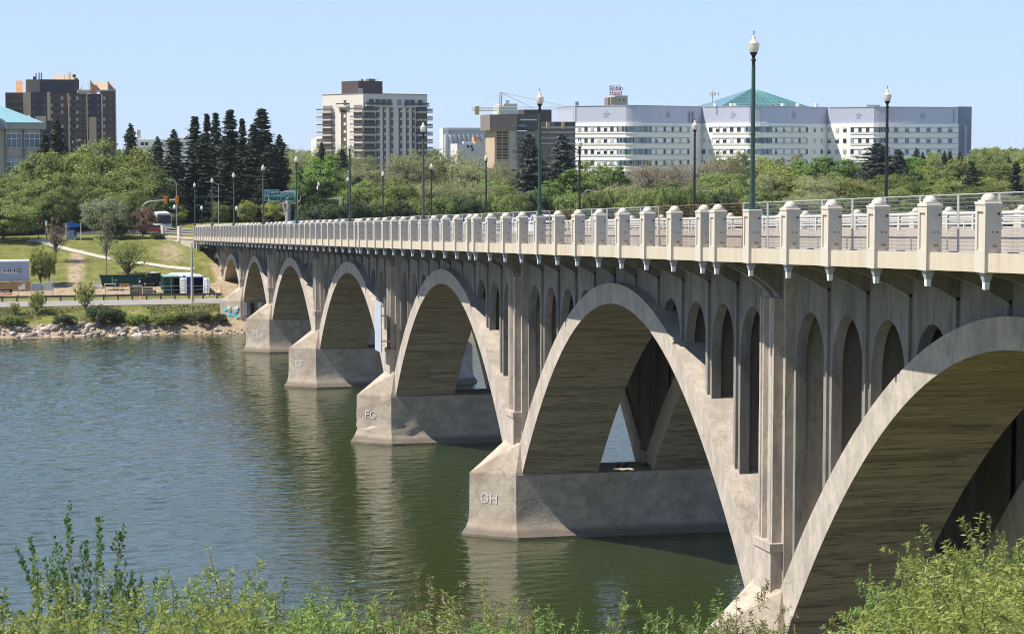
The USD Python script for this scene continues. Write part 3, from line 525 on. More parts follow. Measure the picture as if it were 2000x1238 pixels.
for q, a in enumerate(lamp_posts_far):
    copy_of(LK['black'], 'street_lamp', f'dark acorn-globe street lamp on the far parapet, {ORD[q]} counting from the right', 'street lamp', (W - 0.14, a, float(fb(a)) + 2.03), 0, group='acorn lamps along the bridge')

# temporary fence panels on the near footway
def fence_kind(name, m):
    k = klass(name); L, H = 2.84, 1.9
    for y in (0.02, L - 0.02): obj('post', MB().tube([(0, y, 0.02), (0, y, H + 0.02)], 0.024, 6), m, k)
    for z in (H, 0.1): obj('rail', MB().tube([(0, 0, z), (0, L, z)], 0.022, 6), m, k)
    w = MB()
    for z in np.linspace(0.25, H - 0.12, 13): w.tube([(0, 0.03, z), (0, L - 0.03, z)], 0.0042, 3, False)
    for y in np.linspace(0.12, L - 0.12, 34): w.tube([(0, y, 0.1), (0, y, H)], 0.0026, 3, False)
    obj('wire_mesh', w, m, k)
    for y in (0.3, L - 0.3): obj('foot', MB().box(-0.3, y - 0.03, 0, 0.3, y + 0.03, 0.03), m, k)
    return k
FK, FB = fence_kind('fence_grey', 'galv'), fence_kind('fence_brown', 'galv_brown')
a, q = 42.0, 0
while a < 232:
    brown = 80 < a < 93 or 108 < a < 112; z = float(fb(a + 1.4)) + 0.44
    copy_of(FB if brown else FK, 'fence_panel', f'rusty brown wire fence panel behind the near parapet, panel {q + 1} from the right' if brown else f'grey wire fence panel behind the near parapet, panel {q + 1} from the right', 'fence panel', (1.0, a, float(fb(a)) + 0.44), 0, group='rusty fence panels on the footway' if brown else 'grey fence panels on the footway', tilt=-2.12)
    a += 2.87; q += 1

# ------------------------------------------------------------------ trees
def rand_dirs(n, r): v = r.normal(size=(n, 3)); return unit(v)
def broadleaf(name, seed, leaf, bark, R=4.6, H=11.0, trunk=1.5, nclump=85, per=75, size=0.2, hollow=0.7, spread=0.95, shape='round', twigs=True, low=0.12):
    """Trunk, limbs that reach for leaf clumps, and the clumps: an uneven crown with gaps."""
    r = np.random.default_rng(seed); k = klass(name)
    zc = trunk + (H - trunk) * 0.5; rz = (H - trunk) * 0.5
    d = rand_dirs(nclump * 3, r); d = d[d[:, 2] > -0.75][:nclump]
    rad = hollow + (1 - hollow) * r.random(len(d)) ** 0.6
    lump = 0.5 + 0.95 * meshkit.fbm(d * 2.3 + seed, 3, seed)
    c = d * rad[:, None] * lump[:, None] * [R, R, rz]
    if shape == 'column': c[:, :2] *= (1.0 - 0.35 * (c[:, 2:] / rz))
    if shape == 'vase': c[:, :2] *= 0.72 + 0.28 * np.clip((c[:, 2:] / rz + 1) / 1.1, 0, 1)
    c[:, 2] += zc
    pts, nrm = [], []
    for q, cc in enumerate(c):
        n = int(1.9 * per * r.uniform(0.6, 1.4)); rr = spread * r.choice([0.55, 0.8, 1.1, 1.4]) * R / 4.6
        o = r.normal(size=(n, 3)) * rr * [0.55, 0.55, 0.36]
        pts.append(cc + o); nrm.append(unit(o + 0.5 * (cc - [0, 0, zc]) / R + r.normal(size=(n, 3)) * 0.6 + [0, 0, 0.35]))
    pts, nrm = np.vstack(pts), np.vstack(nrm)
    u = unit(np.cross(nrm, r.normal(size=pts.shape))); v = np.cross(nrm, u); s = size * 0.8 * r.uniform(0.55, 1.3, (len(pts), 1))
    obj('crown', rhombs(pts, u * s * 1.15, v * s * 0.75), leaf, k)
    b = MB(); b.tube([(0, 0, -0.5), (0.05, 0, trunk * 0.6), (0, 0.08, trunk), (0.1, 0, zc), (0, 0, zc + rz * 0.6)], [0.3 * R / 4.6, 0.22 * R / 4.6, 0.19 * R / 4.6, 0.1 * R / 4.6, 0.03], 7)
    obj('trunk', b, bark, k, smooth=60)
    lb = MB()
    for cc in c[:: 1 if twigs else 2]:
        z0 = r.uniform(trunk * 0.8, zc + 0.2 * rz); p0 = np.array([0, 0, min(z0, cc[2] - 0.15 * abs(cc[2] - trunk))]); md = (p0 + cc) / 2 + r.normal(size=3) * 0.25 + [0, 0, 0.2 * rz * 0.2]
        lb.tube([p0, md, cc, cc + r.normal(size=3) * 0.4], [0.1 * R / 4.6, 0.065 * R / 4.6, 0.03, 0.01], 4, False)
    obj('limb', lb, bark, k)
    return k, R, H
def spruce(name, seed, leaf, R=2.7, H=18.0, open_=0.0, bare=0.06, power=0.85):
    r = np.random.default_rng(seed); k = klass(name); C, U, V = [], [], []
    lb = MB(); nbr = int(H * 26)
    for t in np.sort(r.random(nbr) ** 1.15):
        z = H * bare + H * (0.985 - bare) * t
        L0 = R * (1 - t) ** power * (0.62 + 0.75 * meshkit.noise(np.array([[z * 0.55, seed, 0.5]]), seed)[0]) + 0.14
        g = r.uniform(0, 2 * np.pi); lob = 0.7 + 0.6 * meshkit.noise(np.array([[math.cos(g) * 1.6, math.sin(g) * 1.6, z * 0.35 + seed]]), seed)[0]
        if r.random() < open_ * 0.5: continue
        L = L0 * r.uniform(0.6, 1.15) * lob; dv = np.array([math.cos(g), math.sin(g), 0]); side = np.array([-math.sin(g), math.cos(g), 0])
        m = max(4, int(L * 7)); s = np.linspace(0.1, 1, m); droop = (-0.42 * s + 0.24 * s ** 3) * L * (1.1 - 0.8 * t) + 0.25 * t * L
        pos = s[:, None] * L * dv + np.stack([0 * s, 0 * s, z + droop], -1)
        for w in range(2):
            C.append(pos + r.normal(size=pos.shape) * [0.07, 0.07, 0.06] + side * r.normal(size=(m, 1)) * 0.24 * L0 * (1 - s[:, None]) ** 0.6)
            wd = (0.17 + 0.13 * (1 - s))[:, None] * r.uniform(0.6, 1.3, (m, 1)); U.append((side * r.choice([-1, 1], (m, 1)) + dv * r.uniform(0.1, 1.0, (m, 1)) + [0, 0, -0.3]) * wd); V.append((np.array([0, 0, -0.8]) + dv * r.normal(size=(m, 1)) * 0.7) * wd * r.uniform(0.35, 0.8, (m, 1)))
        if r.random() < 0.1: lb.tube([(0, 0, z), pos[-1]], [0.035, 0.01], 3, False)
    C, U, V = np.vstack(C), np.vstack(U), np.vstack(V)
    obj('crown', rhombs(C, U, V), leaf, k)
    b = MB().tube([(0, 0, -0.5), (0, 0, H * 0.5), (0, 0, H)], [0.24, 0.15, 0.015], 7); obj('trunk', b, 'bark', k, smooth=60)
    obj('limb', lb, 'bark', k)
    return k, R, H
K = {
 'green_a': broadleaf('green_a', 11, 'leaf_green', 'bark'), 'green_b': broadleaf('green_b', 12, 'leaf_green', 'bark', R=5.0, H=10.0, nclump=95),
 'yellow': broadleaf('yellow', 13, 'leaf_yellow', 'bark', R=4.4, H=10.5), 'bright': broadleaf('bright', 14, 'leaf_bright', 'bark', R=4.2, H=11.5),
 'olive_a': broadleaf('olive_a', 15, 'leaf_olive', 'bark_grey', R=5.2, H=11.5, nclump=100, per=52, size=0.15, hollow=0.35, shape='vase', trunk=2.6),
 'olive_b': broadleaf('olive_b', 16, 'leaf_olive', 'bark', R=5.5, H=11.0, nclump=95, per=40, size=0.15, hollow=0.3, shape='vase', trunk=2.4),
 'bud': broadleaf('bud', 17, 'leaf_bud', 'bark_grey', R=4.8, H=11, nclump=110, per=26, size=0.12, hollow=0.25, shape='vase'),
 'silver': broadleaf('silver', 18, 'leaf_silver', 'bark', R=4.2, H=8.0, trunk=0.8, nclump=80, per=85, size=0.16), 'brown': broadleaf('brown', 19, 'leaf_brown', 'bark', R=3.2, H=6.0, trunk=0.6, nclump=70, per=60, size=0.13, hollow=0.4),
 'poplar': broadleaf('poplar', 20, 'leaf_olive', 'bark_pale', R=2.6, H=12, trunk=2.0, nclump=75, per=50, size=0.15, shape='column', hollow=0.3),
 'shrub': broadleaf('shrub', 21, 'leaf_green', 'twig', R=3.0, H=3.4, trunk=0.25, nclump=55, per=60, size=0.15, hollow=0.4), 'shrub_dark': broadleaf('shrub_dark', 22, 'leaf_dark', 'twig', R=3.0, H=3.2, trunk=0.2, nclump=55, per=60, size=0.16, hollow=0.4),
 'shrub_yellow': broadleaf('shrub_yellow', 23, 'leaf_yellow', 'twig', R=2.6, H=4.6, trunk=0.3, nclump=60, per=32, size=0.13, hollow=0.25, shape='vase'),
 'bare': broadleaf('bare', 24, 'leaf_bud', 'bark', R=3.0, H=9.0, trunk=2.0, nclump=90, per=9, size=0.09, hollow=0.25, shape='vase'),
 'sapling': broadleaf('sapling', 25, 'leaf_yellow', 'bark', R=3.8, H=7.5, trunk=1.6, nclump=80, per=22, size=0.13, hollow=0.25, shape='vase'),
 'thin': broadleaf('thin', 26, 'leaf_olive', 'bark_grey', R=2.4, H=10.5, trunk=2.4, nclump=60, per=22, size=0.14, hollow=0.2, shape='column'),
 'spruce_a': spruce('spruce_a', 31, 'needle'), 'spruce_b': spruce('spruce_b', 32, 'needle', R=2.5, H=18, open_=0.3, power=0.9), 'spruce_d': spruce('spruce_d', 37, 'needle', R=2.9, H=17, open_=0.45, power=1.1, bare=0.1), 'spruce_c': spruce('spruce_c', 33, 'needle', R=3.4, H=17, power=0.75),
 'spruce_blue': spruce('spruce_blue', 34, 'needle_blue', R=4.2, H=14, power=0.7), 'spruce_cone': spruce('spruce_cone', 35, 'needle', R=3.6, H=10, power=1.0, bare=0.02), 'spruce_thin': spruce('spruce_thin', 36, 'needle', R=1.5, H=11, power=0.55)}
def tree(kind, px, ptop, wpx, Y, label, group=None, name=None, zb=None, cat=None):
    """A tree whose crown is centred on a line of sight, wpx wide in the 2000 px photograph, and whose top reaches ptop."""
    k, R, H = K[kind]; t = at(px, ptop, Y); z = float(gz(t[0], Y)) if zb is None else zb
    width = (at(px + wpx / 2, ptop, Y) - at(px - wpx / 2, ptop, Y))[0] * (2.3 if kind in ('spruce_a', 'spruce_b', 'spruce_d') else 1.75 if kind.startswith('spruce') else 1.0)
    sh = (t[2] - z) / H; sw = width / (2.05 * R)
    nm = name or ('spruce_tree' if kind.startswith('spruce') else 'shrub' if kind.startswith('shrub') else 'deciduous_tree')
    copy_of(k, nm, label, cat or ('shrub' if nm == 'shrub' else 'tree'), (t[0], Y, z), random.uniform(0, 360), (sw, sw, sh), group)

# leafy mass at the left
GL = 'leafy trees in the park at the left'
for i, (kd, px, pt, w, Y, lab) in enumerate([
    ('green_a', 15, 345, 150, 366, 'green leafy park tree at the left edge under the blue-roofed building'), ('green_b', 75, 306, 130, 380, 'broad green park tree in front of the blue-roofed building'),
    ('yellow', 130, 300, 120, 392, 'light green park tree in front of the dark spruce by the blue-roofed building'), ('green_a', 185, 284, 150, 398, 'large rounded green tree below the dark brick tower'),
    ('yellow', 250, 290, 150, 402, 'large yellow-green tree to the right of the dark brick tower'), ('green_b', 110, 345, 150, 362, 'dense green tree behind the bare young tree'), ('green_a', 240, 335, 150, 376, 'green tree behind the silvery tree'),
    ('green_b', 300, 330, 100, 386, 'green tree behind the traffic signal arm'), ('green_b', 168, 345, 140, 372, 'shady green tree behind the blue canopy')]):
    tree(kd, px, pt, w, Y, lab, GL)
for i, (kd, px, pt, w, Y) in enumerate([('green_b', -20, 372, 120, 350), ('green_a', 40, 375, 100, 352), ('green_b', 95, 380, 90, 356), ('green_a', 150, 390, 90, 362), ('green_b', 200, 372, 100, 366), ('green_a', 262, 375, 90, 368), ('shrub_dark', 60, 430, 90, 356), ('shrub_dark', 110, 432, 90, 360), ('shrub_dark', 170, 430, 100, 362), ('shrub_dark', 235, 425, 100, 364), ('green_b', 330, 392, 70, 384), ('shrub', 10, 425, 80, 348)]):
    tree(kd, px, pt, w, Y, f'{"low shady shrub" if kd[0] == "s" else "shaded lower green tree"} under the park trees at the left, {ORD[i] if i < 10 else "in front"} in the row', 'undergrowth of the park trees')
for i, (kd, px, pt, w, Y) in enumerate([('green_b', -90, 330, 150, 372), ('green_a', -170, 318, 160, 384), ('yellow', -250, 325, 140, 378), ('green_b', -340, 315, 170, 390), ('green_a', -120, 385, 110, 352), ('green_b', -230, 380, 120, 356)]):
    tree(kd, px, pt, w, Y, f'park tree continuing the wood beyond the left edge of the picture, {ORD[i]} of six', 'park trees beyond the left edge')
tree('green_b', 5, 395, 130, 338, 'dark green tree behind the white site box at the left edge'); tree('silver', 205, 385, 95, 341, 'pale silvery-green bushy tree on top of the grass bank')
tree('shrub_dark', 225, 418, 60, 339, 'dark shrub beside the silvery tree', name='shrub'); tree('brown', 278, 405, 60, 340, 'reddish-brown leafy bush beside the bridge end', name='shrub', cat='shrub'); tree('shrub_dark', 310, 455, 35, 338, 'low dark shrub against the bridge end wall', name='shrub')
tree('bare', 108, 425, 62, 322, 'slender bare-branched tree with a dark trunk on the grass bank'); tree('thin', 206, 400, 42, 314, 'tall thin tree with a pale trunk on the grass slope')
tree('sapling', 248, 468, 88, 309, 'young spreading tree with sparse yellow-green leaves above the lumber'); tree('yellow', 78, 484, 42, 307, 'small bright green tree beside the white site box'); tree('yellow', 95, 492, 30, 309, 'small green sapling behind the site gate')
tree('shrub_yellow', 166, 543, 48, 288.2, 'tall yellow-green shrub between the river and the guard rail', name='shrub'); tree('shrub_yellow', 72, 562, 36, 287.2, 'sparse yellow-green shrub by the river below the site box', name='shrub'); tree('shrub_yellow', 30, 588, 26, 287, 'small yellow-green shrub at the left end of the river bank', name='shrub')
for px, pt, w, pb, lab in ((200, 596, 70, 632, 'dark green shrub on the river bank beside the tall yellow-green one'), (228, 603, 40, 628, 'second dark green shrub on the river bank'), (388, 608, 55, 630, 'dark shrub on the eroded bank nearest the bridge'), (125, 614, 50, 636, 'low dark shrub above the boulders'), (430, 612, 30, 632, 'small dark shrub beside the painted pier')):
    tree('shrub_dark', px, pt, w, on_ground(px, pb)[1], lab, name='shrub')
for px, pt, w, pb, lab in ((320, 612, 60, 634, 'low olive shrub in the middle of the river bank'), (270, 612, 50, 634, 'low grassy shrub above the riprap'), (350, 608, 40, 626, 'low green shrub below the guard rail'), (20, 615, 60, 636, 'low green shrub at the left edge of the bank')):
    tree('shrub', px, pt, w, on_ground(px, pb)[1], lab, name='shrub')
# spruces
GS = 'dark spruces beyond the bridge end'
for i, (kd, px, pt, w, Y) in enumerate([('spruce_b', 380, 226, 44, 402), ('spruce_d', 404, 221, 40, 406), ('spruce_b', 421, 219, 36, 400), ('spruce_a', 449, 212, 50, 404), ('spruce_d', 473, 230, 38, 398), ('spruce_a', 511, 210, 58, 402), ('spruce_b', 495, 243, 44, 394), ('spruce_c', 545, 262, 50, 400), ('spruce_c', 395, 262, 60, 392), ('spruce_c', 440, 268, 60, 390), ('spruce_c', 525, 282, 60, 386)]):
    tree(kd, px, pt, w, Y, f'tall dark spruce in the row beyond the bridge end, {ORD[i] if i < 10 else "last"} from the left' if i < 8 else f'broad lower dark spruce before the tall spruce row, {ORD[i - 8]} from left', GS)
for kd, px, pt, w, Y, lab in (('spruce_c', 110, 232, 58, 430, 'dark spruce standing close beside the blue-roofed building'), ('spruce_b', 88, 262, 40, 425, 'smaller dark spruce hugging the wall of the blue-roofed building'), ('spruce_c', 255, 240, 44, 440, 'dark spruce between the brick tower and the low pale building'), ('spruce_c', 308, 266, 42, 396, 'dark spruce left of the taller spruce by the signal arm'), ('spruce_c', 340, 252, 56, 392, 'dark spruce above the traffic signals'),
    ('spruce_c', 588, 330, 50, 396, 'dark spruce behind the green road signs'), ('spruce_c', 668, 290, 40, 420, 'dark spruce below the balcony tower'), ('spruce_c', 628, 277, 30, 470, 'small spruce peak left of the balcony tower'), ('spruce_c', 700, 345, 52, 392, 'dark spruce left of the grey-green elms'), ('spruce_c', 640, 350, 46, 400, 'dark spruce behind the second signal'),
    ('spruce_blue', 1034, 262, 74, 398, 'large blue-green spruce below the brown flats'), ('spruce_blue', 1098, 262, 80, 402, 'large blue-green spruce beside the white hospital'), ('spruce_c', 780, 300, 24, 440, 'spruce tip under the balcony tower'), ('spruce_blue', 1715, 280, 110, 420, 'big dark spruce in front of the white hospital'), ('spruce_blue', 1755, 292, 60, 424, 'spruce leaning beside the big one in front of the hospital'), ('spruce_cone', 1898, 315, 54, 380, 'neat cone-shaped spruce at the right'), ('spruce_thin', 1985, 317, 22, 380, 'slim pointed spruce at the right edge'),
    ('spruce_c', 1790, 288, 24, 520, 'small spruce under the hospital windows, left of a pair'), ('spruce_c', 1802, 296, 18, 522, 'small spruce under the hospital windows, right of a pair'), ('spruce_c', 1845, 294, 22, 520, 'small spruce by the right end of the hospital'), ('spruce_c', 1855, 296, 20, 524, 'shorter spruce by the right end of the hospital'), ('spruce_c', 1875, 297, 22, 520, 'third small spruce by the right end of the hospital'), ('spruce_c', 1970, 305, 16, 560, 'tiny distant spruce at the right')):
    tree(kd, px, pt, w, Y, lab)
# the leafy wood behind the deck
rr = np.random.default_rng(44); GM = 'leafy trees of the wood behind the bridge deck'
LAB = {'green_a': 'green leafy tree', 'green_b': 'broad green tree', 'yellow': 'yellow-green tree', 'bright': 'fresh green tree', 'olive_a': 'grey-green elm', 'olive_b': 'spreading dark-limbed elm', 'bud': 'budding bare-twigged tree', 'shrub': 'low green bush', 'shrub_dark': 'low dark bush'}
LAND = [(600, 'right of the spruce row'), (700, 'left of the balcony tower'), (790, 'below the balcony tower'), (870, 'right of the balcony tower'), (960, 'below the grain elevator'), (1040, 'below the brown flats'), (1125, 'right of the brown flats'), (1200, "below the hospital's left end"), (1280, "below the first hospital bay"), (1370, "below the first hospital notch"), (1480, 'left of the tallest lamp'), (1560, 'right of the tallest lamp'), (1640, "below the second hospital notch"), (1740, 'left of the big dark spruce'), (1830, 'right of the big dark spruce'), (1900, "below the hospital's right end"), (1960, 'beside the cone-shaped spruce'), (9999, 'at the right edge')]
wood = []
def row(kinds, x0, x1, step, tops, w, Y0, Y1, rank='front'):
    for px in np.arange(x0, x1, step):
        px += rr.uniform(-0.3, 0.3) * step; kd = kinds[rr.integers(len(kinds))]
        pt = np.interp(px, *zip(*tops)) + rr.uniform(-6, 9)
        wood.append((kd, px, pt, w * rr.uniform(0.85, 1.2), rr.uniform(Y0, Y1), f'{LAB[kd]} {next(n for m, n in LAND if px < m)}, {rank} row'))
def plant_wood():
    for k_ in {q[5]: 0 for q in wood}:
        same = sorted([q for q in wood if q[5] == k_], key=lambda q: q[1])
        for n_, q in enumerate(same): tree(*q[:5], q[5] + (f', {ORD[n_]} from left' if len(same) > 1 else ''), 'leafy trees of the wood behind the bridge deck', name='shrub' if q[0].startswith('shrub') else None)
tree('bright', 632, 312, 100, 385, 'vivid green tree right of the tall spruces'); tree('bright', 590, 340, 60, 382, 'fresh green tree behind the green road signs'); tree('olive_b', 700, 320, 90, 405, 'olive tree in front of the balcony tower')
tree('yellow', 482, 392, 40, 372, 'small yellow-green tree in front of the tall spruces'); tree('yellow', 535, 392, 46, 374, 'yellow-green bush under the green road signs'); tree('yellow', 430, 395, 34, 376, 'small yellow-green tree left of the road signs'); tree('yellow', 350, 415, 30, 380, 'small bush behind the traffic signals')
row(['olive_a', 'olive_a', 'olive_b'], 740, 985, 46, [(740, 318), (780, 300), (870, 292), (990, 330)], 110, 395, 425, 'back')
row(['olive_b', 'olive_a', 'green_a'], 720, 1000, 48, [(720, 352), (1000, 352)], 100, 370, 388, 'front')
row(['green_a', 'olive_a', 'bright'], 1080, 1210, 40, [(1080, 352), (1150, 322), (1210, 330)], 90, 380, 420, 'back')
row(['olive_b', 'bud', 'bud', 'olive_a'], 1200, 1400, 42, [(1200, 330), (1270, 312), (1400, 305)], 110, 395, 430, 'back')
row(['olive_a', 'green_a'], 1160, 1420, 50, [(1160, 362), (1420, 355)], 90, 360, 384, 'front')
tree('poplar', 1440, 288, 70, 440, 'tall airy poplar in front of the middle of the hospital'); tree('olive_a', 1415, 300, 90, 432, 'airy elm in front of the hospital'); tree('poplar', 1552, 292, 46, 450, 'green poplar in front of the hospital right of the tall lamp'); tree('poplar', 1520, 300, 40, 446, 'green poplar right of the tall lamp')
row(['green_a', 'yellow', 'green_b', 'bright'], 1490, 2030, 44, [(1490, 312), (1560, 318), (1640, 308), (1680, 322), (1800, 318), (2030, 312)], 100, 420, 460, 'back')
row(['green_b', 'yellow', 'green_a', 'olive_a'], 1400, 2040, 46, [(1400, 345), (1640, 338), (1700, 352), (2040, 345)], 95, 375, 412, 'middle')
row(['green_b', 'olive_a'], 1500, 2040, 60, [(1500, 378), (2040, 366)], 90, 345, 362, 'front')
row(['green_a', 'olive_a', 'yellow'], 1780, 2060, 36, [(1780, 302), (1900, 300), (1960, 292), (2060, 300)], 70, 620, 800, 'far')
row(['green_a', 'olive_a'], 560, 740, 30, [(560, 285), (740, 300)], 60, 480, 560, 'far')
row(['shrub', 'shrub_dark', 'shrub'], 600, 1240, 26, [(600, 392), (720, 388), (1240, 372)], 60, 352, 368, 'lowest')
row(['shrub', 'shrub_dark'], 1240, 1500, 34, [(1240, 370), (1500, 362)], 60, 345, 356, 'lowest')
plant_wood()
# a far-off wood along the horizon that reads as one mass
fx = np.random.default_rng(8); n = 26000
X = fx.uniform(-900, 1500, n); Y = fx.uniform(980, 1500, n); hh = 9 + 6 * meshkit.fbm(np.stack([X / 60, Y / 60, 0 * X], -1), 3, 5)
c = np.stack([X, Y, 11 + hh * fx.random(n) ** 0.4], -1); u = unit(fx.normal(size=(n, 3))); v = unit(np.cross(u, fx.normal(size=(n, 3))))
fw = obj('far_wood', rhombs(c, u * 2.4, v * 1.7), 'leaf_green'); tag(fw, 'distant wood along the horizon beyond the buildings', 'wood', kind='stuff')

# ------------------------------------------------------------------ buildings
class PX:
    """Builds upright blocks of one building from the widths and heights they have in the photograph at their distance."""
    def __init__(s, Y): s.Y = Y
    def x(s, px, py=250): return at(px, py, s.Y)[0]
    def z(s, py, px=None): return at(px if px is not None else 1000, py, s.Y)[2]
    def blk(s, m, x0, y0, x1, y1, f=0.0, d=10.0):
        """A block from pixel (x0, y0) to (x1, y1); y1 None runs to the ground; its face stands f behind the distance."""
        mid = (x0 + x1) / 2
        return m.box(s.x(x0, y0), s.Y + f, 10.5 if y1 is None else s.z(y1, mid), s.x(x1, y0), s.Y + f + d, s.z(y0, mid))
def building(name, label, Y, cat='building'):
    o = thing(name, label, cat); return o, PX(Y)
def part(o, name, m, B, rects, f=0.0, d=10.0):
    return [obj(name, B.blk(MB(), *r, f, d), m, o) for r in rects]

# dark brick tower at the left
o, B = building('apartment_tower', 'dark navy and brown brick apartment tower at the far left', 870)
part(o, 'wall', 'brown', B, [(10, 181, 46, None), (97, 183, 171, None)], 1.0, 24); part(o, 'wall', 'navy', B, [(60, 181, 97, None), (171, 184, 200, None)], 0.6, 24); part(o, 'wall', 'brown', B, [(200, 178, 226, None)], 0.0, 26)
part(o, 'penthouse', 'navy', B, [(78, 155, 155, 182)], 4, 14); part(o, 'penthouse', 'brown_light', B, [(51, 155, 78, 181)], 4.2, 14)
part(o, 'tan_panel', 'tan', B, [(45, 181, 60, 226), (173, 229, 188, None), (69, 227, 90, 240)], 0.2, 4); part(o, 'fin', 'tan', B, [(92, 180, 98, 236), (132.5, 182, 135, None), (168.5, 182, 170.5, None), (197.5, 184, 200, None), (224.6, 174, 226.2, None), (10, 181, 11.5, 222)], -0.6, 3)
def gable(o, B, x0, x1, y0, y1, f, d, m):
    xa, xb, z0, z1 = B.x(x0), B.x(x1), B.z(y1, x0), B.z(y0, x0); s = (xb - xa) * 0.25
    obj('mansard_roof', MB().hull([(xa, B.Y + f, z0), (xb, B.Y + f, z0), (xa, B.Y + f + d, z0), (xb, B.Y + f + d, z0), (xa, B.Y + f + d * 0.45, z1), (xb, B.Y + f + d * 0.45, z1), (xa, B.Y + f + d, z1), (xb, B.Y + f + d, z1)]), m, o)
gable(o, B, 177, 225, 160, 176, 0.5, 14, 'tan'); gable(o, B, 107, 155, 144.5, 155, 6, 10, 'tan'); gable(o, B, 33, 46, 157, 181, 2, 10, 'orange_brick')
part(o, 'gable_wall', 'orange_brick', B, [(177, 166, 189, 184)], 0.2, 3); part(o, 'parapet', 'stone', B, [(151, 176, 178, 182), (176, 158, 179, 176), (210, 159.5, 213, 176), (189, 176, 224, 179)], 0.1, 8)
for x, y in ((71, 142), (77, 141), (81.5, 141)): part(o, 'chimney', 'silo_blue', B, [(x - 1.3, y, x + 1.3, 156)], 8, 0.6)
part(o, 'mast', 'brown', B, [(135, 141, 136, 156), (138.5, 141, 139.3, 156), (127, 145, 127.6, 155)], 5.5, 0.3); part(o, 'roof_plant', 'black', B, [(65, 149, 70, 155), (143, 145, 149, 150)], 5.7, 2)
ds = MB().lathe([(0.01, 0.25), (0.9, 0.32), (1.45, 0.75), (1.5, 0.72), (0.9, 0.26), (0.01, 0.18)], n=20); a = math.radians(58); ds.moved(np.array([[math.cos(a), 0, -math.sin(a), B.x(162)], [0, 1, 0, 872], [math.sin(a), 0, math.cos(a), B.z(172, 162)], [0, 0, 0, 1]]))
obj('satellite_dish', ds, 'white', o, smooth=50); part(o, 'dish_stand', 'galv', B, [(159, 174, 161, 182)], 2, 0.4)
for r in range(8):
    y = 189 + 13.7 * r
    for q, x in enumerate((101, 121.5, 136.5, 151, 156.5, 166, 203.3, 216, 66, 87, 192, 174)):
        if (q in (8, 9) and r > 2) or (q == 11 and r > 2): continue
        f = -0.06 + (0.6 if x < 97 or 171 < x < 200 else 0 if x > 199 else 1.0)
        w = obj('window', B.blk(MB(), x - 2, y, x + 2.2, y + 6.5, f, 0.3), 'glass_pale' if q in (0, 1, 2, 3, 6) and (r * 5 + q) % 4 else 'glass_dark', o)
    for x0, x1 in ((104, 118), (139, 149), (158, 168), (13, 44)):
        if x0 == 13 and r > 2: continue
        obj('balcony', B.blk(MB(), x0, y + 8, x1, y + 9.4, 0.1, 1.2).add(*B.blk(MB(), x0, y + 4, x1, y + 4.8, 0.1, 0.1).arrays()), 'brown_light', o); obj('balcony_door', B.blk(MB(), x0 + 3, y + 0.5, x1 - 3, y + 8, 0.93, 0.2), 'black', o)

# blue-roofed building
o, B = building('blue_roof_building', 'beige building with a pale blue hip roof and ribbon windows at the left edge', 450)
x0, x1 = B.x(-330), B.x(82); zt = B.z(252, 60)
part(o, 'wall', 'stone', B, [(-330, 252, 82, None)], 0.4, 24); part(o, 'eave_beam', 'stone', B, [(-340, 240, 90, 252)], -0.6, 26)
xe0, xe1, ze = B.x(-345), B.x(86), B.z(239.5, 60); rise = (xe1 - xe0) / 2 * 0.42
rf = obj('hip_roof', MB().hull([(xe0, 449.2, ze), (xe1, 449.2, ze), (xe0, 476, ze), (xe1, 476, ze), (xe0 + 13, 462.5, ze + 5.4), (xe1 - 13, 462.5, ze + 5.4), (xe0, 449.2, ze - 0.12), (xe1, 449.2, ze - 0.12), (xe0, 476, ze - 0.12), (xe1, 476, ze - 0.12)]), 'roof_blue', o)
for y0, y1 in ((252.5, 290), (307, 340)):
    for xa in (-80, -35, 11.5, 47.5):
        xb = xa + 30
        obj('window', B.blk(MB(), xa, y0, xb, y1, 0.3, 0.3), 'glass_blue', o); w = obj('window_frame', MB(), 'white', o) if 0 else None
        fr = MB()
        for q in range(4): B.blk(fr, xa + q * (xb - xa - 0.8) / 3, y0, xa + q * (xb - xa - 0.8) / 3 + 0.8, y1, 0.18, 0.2)
        for yy in (y0 + 9, y0 + 18, y1 - 1): B.blk(fr, xa, yy, xb, yy + 1.0, 0.17, 0.2)
        obj('mullion', fr, 'white', o)
        obj('blind', B.blk(MB(), xa + 1, y0 + 0.5, xb - 1, y0 + 9, 0.26, 0.1), 'glass_pale', o)
part(o, 'pier', 'brown_light', B, [(43, 252, 46.5, None), (7.5, 252, 11, None), (79.5, 252, 83, None)], -0.05, 1.0)
th = np.linspace(0, np.pi, 17); xc, zc_, rd = B.x(-4), B.z(252, 0), 1.35
arc = Polygon([(xc + rd * 1.5 * np.cos(t), zc_ + 2.2 * np.sin(t)) for t in th]); mm = trimesh.creation.extrude_polygon(arc, 0.5, engine='earcut'); v = np.asarray(mm.vertices)
obj('arched_dormer', (np.stack([v[:, 0], 449.35 - v[:, 2], v[:, 1]], -1), mm.faces), 'stone', o)
arc = Polygon([(xc + rd * np.cos(t), zc_ + 1.7 * np.sin(t)) for t in th]); mm = trimesh.creation.extrude_polygon(arc, 0.1, engine='earcut'); v = np.asarray(mm.vertices)
obj('arched_window', (np.stack([v[:, 0], 448.83 - v[:, 2], v[:, 1]], -1), mm.faces), 'glass_blue', o)

